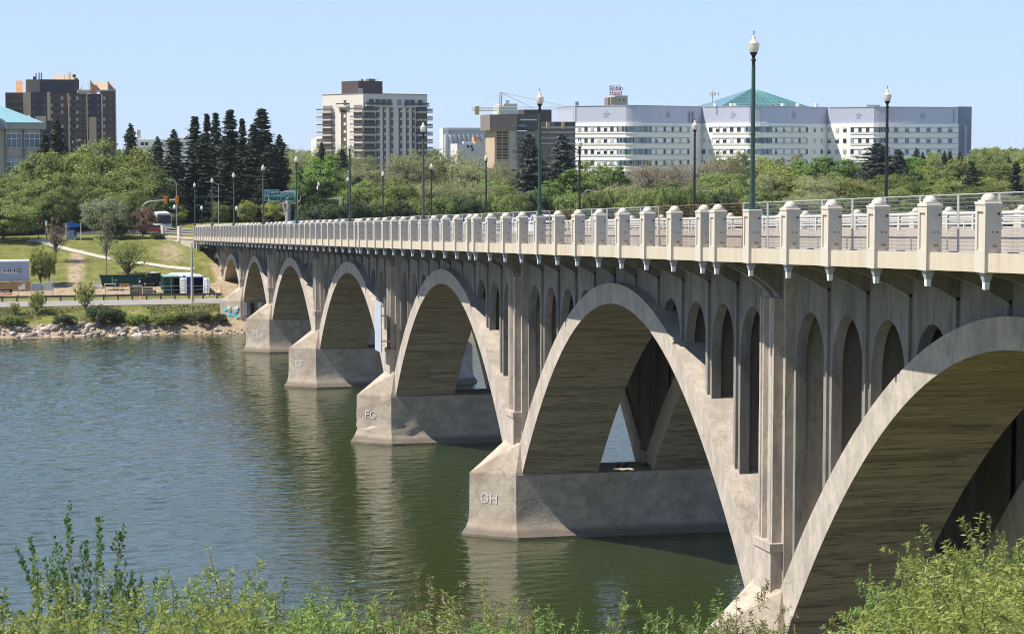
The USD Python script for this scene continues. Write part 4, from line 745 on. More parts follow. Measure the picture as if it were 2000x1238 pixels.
# low pale buildings between the spruces
o, B = building('low_building', 'long low white building seen between the spruces', 620)
part(o, 'wall', 'hosp_white', B, [(262, 273, 345, None), (345, 270, 376, None)], 0, 15); part(o, 'stair_tower', 'silo', B, [(268, 254, 275, 274)], 1, 4)
for x in (275, 283, 300, 312, 350): part(o, 'window', 'glass_dark', B, [(x, 278, x + 6, 284)], -0.05, 0.3)
o, B = building('flat_roof_building', 'low cream building left of the balcony tower', 820)
part(o, 'wall', 'cream', B, [(618, 271, 660, None), (628, 267.5, 652, 272)], 0, 15)

# balcony tower: a block turned a quarter-way, its corner towards us
o = thing('balcony_tower', 'pale grey apartment tower with stacked white balconies and a brown penthouse', 'building', at(710, 320, 770) * [1, 1, 0] + [0, 0, 11], 25)
Hh = at(710, 183.5, 770)[2] - 11; S = 770 * 1.0 / 4277
fx_ = lambda px: (px - 710) * 28.8 / 136.0
obj('wall', MB().box(0, 0, 0, 28.8, 27, Hh), 'condo_wall', o); obj('roof_edge', MB().box(-0.15, -0.15, Hh + 0.003, 28.95, 27.1, Hh + 0.25), 'brown_light', o)
obj('penthouse', MB().box(2, 6, Hh, 12.8, 17, Hh + 4.9), 'brown', o); obj('penthouse_screen', MB().box(1.95, 5.9, Hh + 0.01, 4, 5.99, Hh + 2.2), 'glass_pale', o)
obj('roof_plant', MB().box(8, 8, Hh + 4.92, 11, 10, Hh + 5.8).tube([(5, 8, Hh + 4.9), (5, 8, Hh + 5.6)], 0.4, 8).tube([(12, 8, Hh + 4.9), (12, 8, Hh + 6.0)], 0.1, 5), 'brown_light', o)
nfl = 9
for xa, xb in ((736.5, 744), (751, 757), (765, 773), (784.5, 792), (800, 806), (812.5, 819)):
    obj('window_strip', MB().box(fx_(xa), -0.08, 0, fx_(xb), 0.3, Hh - 4.9), 'condo_dark', o)
    for r in range(11):
        z = Hh - 6.6 - 2.83 * r
        if z > 0: obj('window', MB().box(fx_(xa) + (fx_(xb) - fx_(xa)) * 0.45, -0.13, z, fx_(xb) - 0.1, -0.05, z + 0.95), 'blind' if (r * 3 + int(xa)) % 3 else 'glass_pale', o)
def balcony(o, x0, y0, x1, y1, z, m='stone'):
    b = obj('balcony', MB().box(x0, y0, z - 0.55, x1, y1, z), m, o); g = 0.06
    obj('railing', MB().box(x0, y0, z + 0.55, x1, y0 + g, z + 1.0).box(x0, y0 + g + 0.002, z + 0.55, x0 + g, y1, z + 1.0).box(x1 - g, y0 + g + 0.002, z + 0.55, x1, y1, z + 1.0).box(x0, y0, z + 0.12, x1, y0 + g, z + 0.42), 'condo_dark', b)
for r in range(11):
    z = Hh - 6.1 - 2.83 * r
    if z < 1: break
    balcony(o, -1.5, -1.5, 5.4, 6.5, z); obj('balcony_recess', MB().box(0.3, -0.07, z + 0.01, 5.2, 0.2, z + 2.1), 'condo_dark', o); obj('balcony_recess', MB().box(-0.06, 0.5, z + 0.01, 0.2, 6, z + 2.1), 'brown_light', o)
    balcony(o, 23.5, -1.5, 30.3, 4, z); obj('balcony_recess', MB().box(23.7, -0.07, z + 0.01, 28.6, 0.2, z + 2.1), 'condo_dark', o)
    balcony(o, -1.6, 19, 5, 28.6, z); obj('balcony_recess', MB().box(-0.06, 20, z + 0.01, 0.2, 26.5, z + 2.1), 'brown_light', o)
    obj('window', MB().box(-0.1, 11.2, z + 0.4, 0.1, 12.6, z + 1.5), 'blind', o)
obj('window_strip', MB().box(-0.06, 10.8, 0, 0.1, 14.5, Hh - 5.4), 'brown', o)
balcony(o, 0.6, -1.2, 12.3, 0.4, Hh - 4.0); balcony(o, 18.4, -1.2, 28.9, 0.4, Hh - 4.0); balcony(o, -1.3, 9, 0.4, 16, Hh - 4.2)
for xa, m in ((2.5, 'condo_dark'), (5.5, 'condo_dark'), (8, 'condo_dark'), (10.5, 'glass_dark'), (15, 'glass_blue'), (18.6, 'condo_dark'), (21, 'condo_dark'), (24.6, 'condo_dark')):
    obj('window', MB().box(xa, -0.07, Hh - 4.0, xa + 2.1, 0.2, Hh - 1.9), m, o)
obj('window', MB().box(-0.07, 11, Hh - 4.0, 0.2, 12.6, Hh - 2.1), 'condo_dark', o)

# grain elevator and small blocks
o, B = building('grain_elevator', 'pale concrete grain elevator with a long gallery on its roof', 1050)
part(o, 'gallery', 'silo_blue', B, [(877, 254, 972, 263)], 2, 6); part(o, 'gallery_roof', 'silo', B, [(866, 250, 972, 254)], 1.6, 8); part(o, 'head_house', 'silo', B, [(866, 254, 877, None)], 1, 9)
sl = MB()
for x in np.arange(872, 972, 9.0): obj('silo', MB().tube([(B.x(x), 1052, 10), (B.x(x), 1052, B.z(263, x))], 1.6, 14), 'silo' if x < 890 else 'silo_blue', o, smooth=40)
part(o, 'roof_vent', 'silo', B, [(x, 248.5, x + 1.4, 250) for x in range(880, 970, 8)], 3, 0.4)
o, B = building('plain_block', 'plain light grey low block with a brown box on its roof', 760)
part(o, 'wall', 'silo', B, [(893, 281, 928, None), (928, 277, 958, None)], 0, 12); part(o, 'roof_box', 'orange_brick', B, [(927, 268, 940, 281)], 1, 4); part(o, 'roof_plant', 'silo_blue', B, [(908, 276, 924, 281), (942, 273, 951, 278), (960, 268, 966, 290)], 2, 3); part(o, 'side_wall', 'navy', B, [(958, 281, 966, None)], 0.5, 12)
for x, y in ((912, 284), (919, 284), (921, 290)): part(o, 'window', 'glass_dark', B, [(x, y, x + 4, y + 5)], -0.05, 0.3)

# brown and tan flats
o, B = building('brown_flats', 'stepped dark brown and tan apartment block under the tower crane', 705)
part(o, 'wall', 'tan', B, [(967, 255, 996, None)], 0.8, 14); part(o, 'wall', 'stone', B, [(996, 255, 1010, None)], 0.5, 14); part(o, 'wall', 'brown_light', B, [(957, 224, 1010, 255), (1010, 256, 1052, None)], 0, 15); part(o, 'upper_wall', 'condo_dark', B, [(992, 223, 1052, 254)], 1, 16)
part(o, 'penthouse', 'brown', B, [(1032, 214, 1086, 238)], 6, 10); part(o, 'wing', 'brown_light', B, [(1052, 238, 1128, None)], 3, 14); part(o, 'wing_band', 'silo_blue', B, [(1058, 247, 1128, 251), (1058, 257, 1128, 260), (1058, 268, 1128, 271), (1058, 279, 1128, 282)], 2.4, 0.5); part(o, 'fin', 'tan', B, [(1071, 238, 1076.5, 252), (1101, 238, 1106.5, 252), (1049, 238, 1053, None)], 2, 2); part(o, 'wing_top', 'brown', B, [(1086, 238, 1128, 246)], 2.7, 8)
part(o, 'window', 'glass_blue', B, [(994, 244, 1008, 248), (1012, 244, 1028, 248)], -0.05, 0.8); part(o, 'roof_strip', 'silo', B, [(1018, 233, 1050, 235.5)], 0.9, 0.3)
for r in range(5):
    for x0 in (971, 983):
        part(o, 'balcony_recess', 'brown', B, [(x0, 257 + r * 11, x0 + 10, 266.5 + r * 11)], 0.74, 0.3); part(o, 'balcony_rail', 'tan', B, [(x0, 262 + r * 11, x0 + 10, 263.5 + r * 11)], 0.5, 0.2)
    for x0 in (1010, 1018): part(o, 'window', 'glass_dark', B, [(x0, 258 + r * 11, x0 + 4, 264 + r * 11)], -0.06, 0.3)
o, B = building('white_tower', 'pale concrete tower showing behind the dark roof under the crane', 1100)
part(o, 'wall', 'silo', B, [(984, 204, 1010, None), (975, 207, 985, None)], 0, 15); part(o, 'roof_box', 'silo_blue', B, [(990, 196, 997, 204)], 3, 5); part(o, 'roof_edge', 'white_dirty', B, [(983, 203, 1011, 205)], -0.3, 16)

# tower crane
o, B = building('tower_crane', 'yellow-grey tower crane with a long jib over the brown flats', 800, 'crane')
def lattice(m, p0, p1, w, n, r=0.09):
    p0, p1 = np.array(p0, float), np.array(p1, float); t = unit(p1 - p0); s = unit(np.cross(t, [0, 1, 0])) if abs(t[1]) < 0.9 else np.array([1.0, 0, 0]); q = np.array([0, 1.0, 0])
    cs = [s * a * w + q * b * w for a, b in ((-.5, -.5), (.5, -.5), (.5, .5), (-.5, .5))]
    for c in cs: m.tube([p0 + c, p1 + c], r, 4)
    for k in range(n):
        a, b = p0 + (p1 - p0) * k / n, p0 + (p1 - p0) * (k + 1) / n
        for i in range(4): m.tube([a + cs[i], b + cs[(i + 1) % 4]], r * 0.6, 3, False)
    return m
zx_ = lambda px, py: np.array([B.x(px, py), 800, B.z(py, px)])
obj('mast', lattice(MB(), zx_(977, 330), zx_(977, 213), 1.6, 16), 'yellow', o); obj('tower_head', lattice(MB(), zx_(977, 213), zx_(978, 181), 0.9, 6, 0.1), 'yellow', o)
obj('jib', lattice(MB(), zx_(977, 212), zx_(1139, 210), 1.3, 36, 0.07), 'white_dirty', o); obj('counter_jib', lattice(MB(), zx_(922, 214), zx_(977, 213), 1.2, 9, 0.12), 'yellow', o)
obj('counterweight', B.blk(MB(), 927.5, 208, 935, 224.5, -0.8, 1.6), 'yellow', o); obj('cab', B.blk(MB(), 972, 213.5, 977, 220, -1.6, 1.6), 'white_dirty', o)
for a_, b_ in (((978, 181), (935, 208)), ((978, 181), (1040, 211)), ((978, 181), (1110, 209))): obj('tie_rod', MB().tube([zx_(*a_), zx_(*b_)], 0.09, 4), 'yellow', o)

# hospital: four white floors in a zigzag of rounded bays under a tall lilac metal storey
o, B = building('hospital', 'long white hospital with a zigzag front, rounded corners and a lilac metal top storey', 790)
def pl(px, Y): return np.array([at(px, 260, Y)[0], Y])
line = [pl(1122, 798), pl(1222, 784), pl(1250, 782), pl(1278, 786), pl(1373, 802), pl(1374, 800), pl(1462, 785), pl(1492, 782.5), pl(1520, 786), pl(1617, 802), pl(1618, 800), pl(1706, 788), pl(1740, 786), pl(1872, 790)]
corner_idx = {2, 7, 12}
def rounded(line, radius):
    out = []
    for i, q in enumerate(line):
        if i in corner_idx:
            a, b = line[i - 1], line[i + 1]; t = np.linspace(0, 1, 9)[:, None]; out += list((1 - t) ** 2 * a + 2 * t * (1 - t) * q + t ** 2 * b)
        elif (i - 1 in corner_idx) or (i + 1 in corner_idx): continue
        else: out.append(q)
    return np.array(out)
front = rounded(line, 6)
fz = [at(1400, y, 790)[2] for y in (241, 262.7, 284.5, 306.3, 328, 350)]
def ribbon(z0, z1, off, depth):
    n = np.stack([np.gradient(front[:, 1]), -np.gradient(front[:, 0])], -1); n = unit(n); f_ = front + n * off
    return MB().plan(Polygon(list(f_) + [tuple(f_[-1] + [0, depth]), tuple(f_[0] + [0, depth])]).buffer(0), z0, z1)
obj('wall', ribbon(10.5, fz[0], 0.0, 30), 'hosp_white', o)
obj('metal_storey', ribbon(fz[0] + 0.004, at(1400, 208.5, 790)[2], -0.5, 28), 'hosp_metal', o); obj('roof_edge', ribbon(at(1400, 208.5, 790)[2] + 0.004, at(1400, 208.5, 790)[2] + 0.25, -0.3, 28), 'silo_blue', o)
for zf in fz[:5]:
    obj('ledge', ribbon(zf - 1.42, zf - 1.22, 0.22, 2), 'silo_blue', o); obj('ledge', ribbon(zf - 3.55, zf - 3.3, 0.22, 2), 'silo_blue', o); obj('sill_band', ribbon(zf - 4.02, zf - 3.62, 0.25, 2), 'hosp_white', o)
seg = np.cumsum(np.r_[0, np.linalg.norm(np.diff(front, axis=0), axis=1)])
def on_front(px):
    """The point of the front seen at a pixel column, and the front's direction there."""
    Yq = np.linspace(778, 806, 400); ray = at(px, 260, 1.0); pts = np.stack([CAM[0] + (ray[0] - CAM[0]) * Yq, Yq], -1)
    best = None
    for q in range(len(front) - 1):
        a, b = front[q], front[q + 1]; d = b - a; L = np.linalg.norm(d); t = ((pts - a) @ d) / L ** 2; dist = np.abs(np.cross(d, pts - a)) / L
        dist = np.where((t >= 0) & (t <= 1), dist, 9e9); m = dist.argmin()
        if best is None or dist[m] < best[0]: best = (dist[m], pts[m], d / L)
    return best[1], best[2]
def wall_box(px, wpx, z0, z1, thick=0.16):
    c, d = on_front(px); w = wpx * 0.187 / 2 / max(0.3, abs(d[0])); n = np.array([d[1], -d[0]])
    return MB().hull([(*(c + d * s * w + n * t), z) for s in (-1, 1) for t in (-0.1, thick) for z in (z0, z1)])
BAYS = [(1205, 1272), (1454, 1508), (1706, 1736)]
cols = [1132, 1144.5, 1157, 1169.5, 1182.5, 1195, 1282, 1298, 1313.5, 1329, 1344.5, 1374.5, 1388, 1402, 1415.5, 1429, 1443, 1516, 1531.5, 1547.5, 1561.5, 1576, 1591, 1605, 1620, 1635, 1650, 1664.5, 1679.5, 1694.5, 1750, 1771.5, 1792.5, 1813.5, 1835, 1856]
rw = np.random.default_rng(5)
for r in range(5):
    z1 = fz[r] - 1.55; z0 = fz[r] - 3.25
    for q, px in enumerate(cols):
        wd = 5.2 if px < 1740 else 9
        mt = ('glass_dark', 'glass_dark', 'blind', 'glass_pale', 'glass_dark')[rw.integers(5)] if px < 1740 else 'glass_blue'
        w = obj('window', wall_box(px, wd, z0, z1), mt, o)
        if rw.random() < 0.35: obj('blind', wall_box(px, wd * 0.9, z0 + (z1 - z0) * rw.uniform(0.4, 0.75), z1 - 0.05, 0.18), 'blind', w)
    for a_, b_ in BAYS:
        for px in np.arange(a_ + 1.5, b_, 3.4):
            obj('bay_pane', wall_box(px, 2.7, z0 - 0.35, z1 + 0.1, 0.2), ('glass_pale', 'glass_blue', 'glass_dark', 'glass_blue')[rw.integers(4)], o)
part(o, 'end_block', 'hosp_blue', B, [(1872.5, 208.5, 1899.5, None)], 0.6, 26); part(o, 'end_duct', 'silo_blue', B, [(1884, 246, 1889, None)], 0.0, 0.7); part(o, 'chimney', 'silo_blue', B, [(1134.5, 198, 1141, 243)], 8, 1.3)
part(o, 'roof_house', 'silo_blue', B, [(1175, 205.5, 1190, 209), (1212, 204.5, 1242, 209), (1708, 204.5, 1735, 209)], 8, 8); part(o, 'louvre', 'silo_blue', B, [(1848, 215, 1865, 240)], 0.2, 0.6)
for px in (1349, 1355):
    obj('louvre', wall_box(px, 5, fz[0] + 0.3, fz[0] + 4.6, 0.0), 'silo_blue', o)
# stars pressed into the metal storey
for px in (1183, 1306, 1430, 1552, 1676, 1803):
    c, d = on_front(px); n = np.array([d[1], -d[0]]); zc_ = (fz[0] + at(1400, 208.5, 790)[2]) / 2; st = MB()
    for k in range(5):
        a0, a1 = math.pi / 2 + k * 4 * math.pi / 5, math.pi / 2 + (k + 1) * 4 * math.pi / 5
        st.tube([(*(c - n * 0.42 + d * 1.5 * math.cos(a)), zc_ + 1.5 * math.sin(a)) for a in (a0, a1)], 0.05, 4)
    obj('star', st, 'silo_blue', o)
ap, z0 = at(1493, 172, 812), at(1493, 209, 812)[2]; xa, xb = at(1408, 209, 812)[0], at(1580, 209, 812)[0]; hw = (xb - xa) / 2; xc = (xa + xb) / 2
py_ = obj('glass_pyramid', MB().hull([(xa, 812, z0 - 1.5), (xb, 812, z0 - 1.5), (xa, 812, z0), (xb, 812, z0), (xa, 812 + 2 * hw, z0), (xb, 812 + 2 * hw, z0), (xc, 812 + hw * 0.8, ap[2] + 0.3), (xa, 812 + 2 * hw, z0 - 1.5), (xb, 812 + 2 * hw, z0 - 1.5)]), 'glass_teal', o)
top = np.array([xc, 812 + hw * 0.8, ap[2] + 0.35]); bars = MB()
for t in np.linspace(0, 1, 15):
    bars.tube([(xa + (xb - xa) * t, 811.9, z0 + 0.05), top], 0.1, 4)
for t in np.linspace(0, 1, 9)[:-1]:
    l, r_ = np.array([xa, 811.9, z0 + 0.05]), np.array([xb, 811.9, z0 + 0.05]); bars.tube([l + (top - l) * t, r_ + (top - r_) * t], 0.1, 4)
obj('glazing_bar', bars, 'steel_teal', py_)
for px in (1397, 1428, 1435, 1528.5, 1558, 1594): obj('roof_vent', MB().tube([at(px, 211, 800), at(px, 202.5, 800)], 0.75, 12), 'white', o, smooth=40)
mp = lambda px, py: at(px, py, 796)
am = MB().tube([mp(1391.5, 211), mp(1391.5, 177)], 0.22, 6).tube([mp(1387, 184), mp(1404, 184)], 0.12, 4)
for px in (1387.5, 1396, 1403.5): am.tube([mp(px, 180), mp(px, 188)], 0.2, 5)
obj('antenna_mast', am, 'galv', o)

# mill tower with red rooftop letters
o, B = building('mill_tower', 'grey mill tower carrying a two-line red rooftop sign behind the hospital', 1150)
part(o, 'wall', 'stone', B, [(1201, 187, 1226, None)], 0, 10); part(o, 'stair_tower', 'tan', B, [(1192, 190, 1201, None)], -0.6, 8); part(o, 'side_wall', 'brown_light', B, [(1188.5, 191, 1192, None)], 0.5, 8)
for x in (1209, 1217): part(o, 'window', 'glass_dark', B, [(x, 193, x + 2.6, 198)], -0.05, 0.3)
fr = MB()
for px in (1191, 1196, 1201, 1206, 1211): fr.tube([at(px, 188, 1151), at(px, 167, 1151)], 0.1, 4)
for py in (168, 177, 186): fr.tube([at(1190, py, 1151), at(1212, py, 1151)], 0.1, 4)
obj('sign_frame', fr, 'letters_red', o); obj('mast', MB().tube([at(1210, 168, 1151), at(1210.5, 160, 1151)], 0.06, 4), 'galv', o)
s_ = (at(1211, 177, 1150) - at(1190.5, 177, 1150))[0]
for wd, py in (('Robin', 176.5), ('Hood', 185.5)):
    t = text(o, wd, 2.1, at(1190.3, py, 1150.7), (1, 0, 0), (0, 0, 1), 'letters_red', 0.15, True)

# ------------------------------------------------------------------ the far bank: road, rail, building site
def leafy(): pass
gr = thing('guard_rail', 'low weathered timber guard rail along the riverside road', 'guard rail')
X0, X1, yr = -60.0, 0.9, 295.9
obj('beam', MB().box(X0, yr - 0.1, 3.55 + 0.25, X1, yr - 0.02, 3.55 + 0.52), 'wood_rail', gr)
for x in np.arange(X0 + 0.5, X1, 1.93): obj('post', MB().box(x - 0.11, yr - 0.01, 2.9, x + 0.11, yr + 0.2, 3.55 + 0.56), 'wood_rail', gr)
def container(name, label, px0, px1, pbase, mat_, roof, label2=None, L=6.0, doors=True):
    g0, g1 = on_ground(px0, pbase), on_ground(px1, pbase); w = g1[0] - g0[0]; h = 2.55; c = (g0 + g1) / 2
    o = thing(name, label, 'shipping container', (g0[0], c[1], float(c[2])))
    t = 0.06
    obj('side_wall', MB().box(0, 0.05, 0.1, t, L, h), mat_, o); obj('side_wall', MB().box(w - t, 0.05, 0.1, w, L, h), mat_, o); obj('back_wall', MB().box(t, L - t, 0.1, w - t, L, h), mat_, o)
    obj('floor', MB().box(t, 0.05, 0.1, w - t, L - t, 0.2), 'wood_rail', o); obj('roof', MB().box(-0.02, 0, h + 0.003, w + 0.02, L, h + 0.08), roof, o)
    rb = MB()
    for y in np.arange(0.3, L, 0.28): rb.box(-0.05, y, 0.15, -0.002, y + 0.14, h - 0.08)
    obj('corrugation', rb, mat_, o)
    obj('door_frame', MB().box(0, -0.02, 0.0, 0.12, 0.045, h).box(w - 0.12, -0.02, 0.0, w, 0.045, h).box(0.12, -0.02, h - 0.16, w - 0.12, 0.045, h), mat_, o)
    return o, w, h
def door_leaf(o, x, ang, mt, w=1.15, h=2.4, ribs=True, rod='galv'):
    a = math.radians(ang); R_ = np.array([[math.cos(a), -math.sin(a), 0, x], [math.sin(a), math.cos(a), 0, -0.03], [0, 0, 1, 0.08], [0, 0, 0, 1]])
    d = obj('door', MB().box(0, -0.04, 0, w, 0, h).moved(R_), mt, o)
    rb = MB()
    for z in np.linspace(0.2, h - 0.4, 6): rb.box(0.08, -0.075, z, w - 0.08, -0.042, z + 0.2)
    obj('door_rib', rb.moved(R_), mt, d); obj('lock_rod', MB().tube([(w * 0.7, -0.1, 0.05), (w * 0.7, -0.1, h - 0.05)], 0.025, 5).moved(R_), rod, d)
o, w, h = container('shipping_container', 'green shipping container with its white-lined door open', 320.5, 353, 577, 'box_green', 'box_green_roof')
door_leaf(o, 0.1, 0, 'box_green', 1.25); door_leaf(o, w - 0.1, -18, 'white', 1.0)
o, w, h = container('shipping_container', 'blue shipping container with an open white door beside the pole', 365.5, 398, 577, 'box_blue', 'box_blue_roof')
door_leaf(o, 0.1, 0, 'box_blue', 0.85); door_leaf(o, w - 0.05, -25, 'white', 0.9)
g = on_ground(338, 560); g1 = on_ground(390, 560); o = thing('site_trailer', 'white-roofed site trailer behind the containers', 'trailer', (g[0], 308, float(gz(g[0], 308))))
w = g1[0] - g[0]; zr = at(360, 538, 308)[2] - float(gz(g[0], 308)); obj('body', MB().box(0, 0, 0.5, w, 6, zr - 0.25), 'white_dirty', o); obj('roof', MB().hull([(x, y, z) for x in (-0.1, w + 0.1) for y in (-0.1, 6.1) for z in (zr - 0.24, zr - 0.1)] + [(x, y, zr + 0.15) for x in (0.6, w - 0.6) for y in (0.8, 5.2)]), 'white', o); obj('wheel', MB().tube([(w * 0.5, -0.05, 0.35), (w * 0.5, 0.2, 0.35)], 0.35, 12), 'tyre', o)
# white site box with letters
g = on_ground(0, 568); b0, b1 = at(-45, 550, g[1]), at(57, 550, g[1]); zt = at(30, 512, g[1])[2]
o = thing('site_box', 'large pale grey site box lettered HHC at the left edge', 'site office', (0, 0, 0))
obj('body', MB().box(b0[0], g[1], b0[2], b1[0], g[1] + 3.0, zt), 'panel_blue', o); obj('rim', MB().box(b0[0] - 0.05, g[1] - 0.06, zt + 0.003, b1[0] + 0.06, g[1] + 3.05, zt + 0.2), 'white', o)
pa, pb = at(4, 534, g[1]), at(36, 524, g[1]); obj('name_panel', MB().box(pa[0], g[1] - 0.03, pa[2], pb[0], g[1] - 0.004, pb[2]), 'white_dirty', o)
text(o, 'HHC', 0.5, at(6, 532, g[1] - 0.05), (1.7, 0, 0), (0, 0, 1), 'black', 0.02); 
lg = MB()
for x in np.linspace(b0[0] + 0.3, b1[0] - 0.3, 4): lg.box(x - 0.1, g[1] + 0.3, g[2] - 0.5, x + 0.1, g[1] + 0.5, b0[2] - 0.002)
obj('support_leg', lg, 'galv', o)
hd = thing('hoarding', 'brown plywood hoarding under the white site box', 'hoarding')
xs_ = np.linspace(b0[0], b1[0] + 0.3, 6); zt2 = b0[2] - 0.06
for q in range(5): obj('plywood_sheet', MB().box(xs_[q] + 0.01, g[1] - 0.5 + 0.01 * (q % 2), g[2] - 0.2, xs_[q + 1] - 0.01, g[1] - 0.46 + 0.01 * (q % 2), zt2 - 0.03 * (q % 3)), 'plywood', hd)
nt = thing('notice_board', 'white notices pinned to the plywood hoarding', 'notice')
for (xa, ya, xb, yb) in ((36, 559, 43, 566), (43, 555, 49, 565)):
    p0_, p1_ = at(xa, yb, g[1] - 0.6), at(xb, ya, g[1] - 0.6); obj('sheet', MB().box(p0_[0], g[1] - 0.56, p0_[2], p1_[0], g[1] - 0.52, p1_[2]), 'white', nt)
pk = thing('park_sign', 'black park name board with white capitals at the left edge', 'sign')
yq = on_ground(10, 575)[1]; p0_, p1_ = at(-14, 572, yq), at(24, 565, yq); obj('board', MB().box(p0_[0], yq - 0.05, p0_[2], p1_[0], yq, p1_[2]), 'black', pk); obj('post', MB().box(at(11, 572, yq)[0] - 0.06, yq + 0.01, 3.0, at(11, 572, yq)[0] + 0.06, yq + 0.1, p1_[2]), 'black', pk)
text(pk, 'MEAD PARK', 0.2, np.array([at(-8, 570.5, yq - 0.07)[0], yq - 0.06, at(0, 570.5, yq)[2]]), (1.15, 0, 0), (0, 0, 1), 'white', 0.01, True)
bd = thing('planting_bed', 'reddish planting bed under the black park sign', 'flower bed'); c = on_ground(6, 576); obj('soil', MB().hull([(c[0] + 1.4 * math.cos(t) * s, c[1] + 0.5 * math.sin(t) * s, c[2] + z) for t in np.linspace(0, 2 * np.pi, 14) for s, z in ((1, -0.1), (0.8, 0.2))]), 'orange_brick', bd)
# site gates and barriers
def frame_gate(name, label, px0, px1, ytop, ybase, cat, panel=None):
    a_, b_ = on_ground(px0, ybase), on_ground(px1, ybase); yq = a_[1]; z0 = min(a_[2], b_[2]); z1 = at(px0, ytop, yq)[2]; o = thing(name, label, cat)
    for x in (a_[0], b_[0]): obj('post', MB().tube([(x, yq, z0 - 0.2), (x, yq, z1)], 0.06, 6), 'galv', o)
    obj('rail', MB().tube([(a_[0], yq, z1 - 0.03), (b_[0], yq, z1 - 0.03)], 0.05, 6).tube([(a_[0], yq, (z0 + z1) / 2), (b_[0], yq, (z0 + z1) / 2)], 0.035, 6), 'galv', o)
    w_ = MB()
    for t in np.linspace(0.05, 0.95, 16): w_.tube([(a_[0] + (b_[0] - a_[0]) * t, yq, z0 + 0.1), (a_[0] + (b_[0] - a_[0]) * t, yq, z1 - 0.03)], 0.006, 3, False)
    obj('wire_mesh', w_, 'galv', o)
    if panel: xm = (a_[0] + b_[0]) / 2; w2 = abs(b_[0] - a_[0]) * 0.4; obj('panel', MB().box(xm - w2, yq - 0.06, (z0 + z1) / 2 - 0.1, xm + w2, yq - 0.055 + 0.04, z1 - 0.1), panel, o)
    return o
frame_gate('site_gate', 'galvanised site gate with a pale panel beside the hoarding', 61, 82, 553, 576, 'gate', 'panel_blue'); frame_gate('site_gate', 'tall galvanised gate frame with white panel in front of the shaded grass', 85, 104, 551, 578, 'gate', 'white_dirty')
sp_ = thing('small_sign', 'small white square sign above the galvanised gate', 'sign'); c = on_ground(101, 576); q_ = at(101, 547, c[1]); obj('plate', MB().box(q_[0] - 0.2, c[1] - 0.02, q_[2] - 0.2, q_[0] + 0.2, c[1], q_[2] + 0.2), 'white', sp_); obj('post', MB().tube([(q_[0], c[1] + 0.05, c[2] - 0.2), (q_[0], c[1] + 0.05, q_[2] + 0.15)], 0.03, 6), 'galv', sp_)
for q, (px, lab) in enumerate(((189, 'white slatted crate left of the green truck'),)):
    c = on_ground(px, 563); o = thing('slatted_crate', lab, 'crate', c); 
    for z in np.linspace(0.1, 0.85, 5): obj('slat', MB().box(-0.5, -0.35, z, 0.5, -0.31, z + 0.11), 'white_dirty', o)
    obj('side', MB().box(-0.5, -0.3, 0, -0.46, 0.35, 1.0), 'white_dirty', o); obj('side', MB().box(0.46, -0.3, 0, 0.5, 0.35, 1.0), 'white_dirty', o)
c = on_ground(232, 564); o = thing('skip', 'dark green low waste bin behind the young spreading tree', 'skip', (c[0], 306, float(gz(c[0], 306))))
obj('body', MB().hull([(x, y, z) for z, g in ((0.1, 0.0), (1.5, 0.3)) for x in (-2.2 - g, 3.6 + g) for y in (0, 1.8)]), 'box_green', o); obj('rim', MB().box(-2.6, -0.06, 1.503, 4.0, 1.86, 1.6), 'black', o)
c = on_ground(226, 566); o = thing('stacked_chairs', 'stack of pale green outdoor chairs beside the lumber', 'chairs', c)
for k in range(4): obj('seat', MB().hull([(x, y, 0.4 + 0.3 * k + z) for x in (-0.35, 0.25) for y in (-0.3, 0.3) for z in (0, 0.05)]), 'box_green_roof', o); obj('backrest', MB().hull([(-0.36 + t, y, 0.42 + 0.3 * k + z) for y in (-0.3, 0.3) for z, t in ((0.05, 0), (0.5, -0.15), (0.5, -0.1))]), 'box_green_roof', o)
for s_ in (-0.3, 0.2): obj('leg', MB().box(s_, -0.3, 0, s_ + 0.05, 0.3, 0.4), 'box_green_roof', o)
c = on_ground(243, 567); o = thing('sawhorse', 'orange wooden sawhorse on pale legs in the site yard', 'sawhorse', c)
obj('beam', MB().box(-0.7, -0.12, 0.62, 0.7, 0.12, 0.9), 'wood_orange', o)
for x in (-0.5, 0.5):
    for s_ in (-1, 1): obj('leg', MB().tube([(x, 0.1 * s_, 0.65), (x + 0.25 * np.sign(x), 0.4 * s_, 0)], 0.05, 5), 'lumber', o)
c = on_ground(215, 567); o = thing('work_table', 'pale work table with trestle legs left of the sawhorse', 'table', c)
obj('table_top', MB().box(-0.8, -0.4, 0.85, 0.8, 0.4, 0.93), 'lumber', o)
for x in (-0.7, 0.7):
    for y in (-0.3, 0.3): obj('leg', MB().box(x - 0.04, y - 0.04, 0, x + 0.04, y + 0.04, 0.848), 'white_dirty', o)
for px, w_, h_, lab in ((267, 1.5, 1.15, 'large brown wooden crate left of two in the site yard'), (289, 1.3, 0.95, 'lower brown wooden crate right of two in the site yard')):
    c = on_ground(px, 575); o = thing('wooden_crate', lab, 'crate', c)
    for k in range(6): obj('plank', MB().box(-w_ / 2 + k * w_ / 6 + 0.01, -0.5, 0.1, -w_ / 2 + (k + 1) * w_ / 6 - 0.01, -0.46, h_), 'crate', o)
    obj('body', MB().box(-w_ / 2, -0.455, 0.08, w_ / 2, 0.6, h_ - 0.02), 'crate', o); obj('lid', MB().box(-w_ / 2 - 0.04, -0.52, h_ + 0.003, w_ / 2 + 0.04, 0.62, h_ + 0.08), 'crate', o); obj('skid', MB().box(-w_ / 2, -0.5, 0, -w_ / 2 + 0.15, 0.6, 0.078).box(w_ / 2 - 0.15, -0.5, 0, w_ / 2, 0.6, 0.078), 'lumber', o)
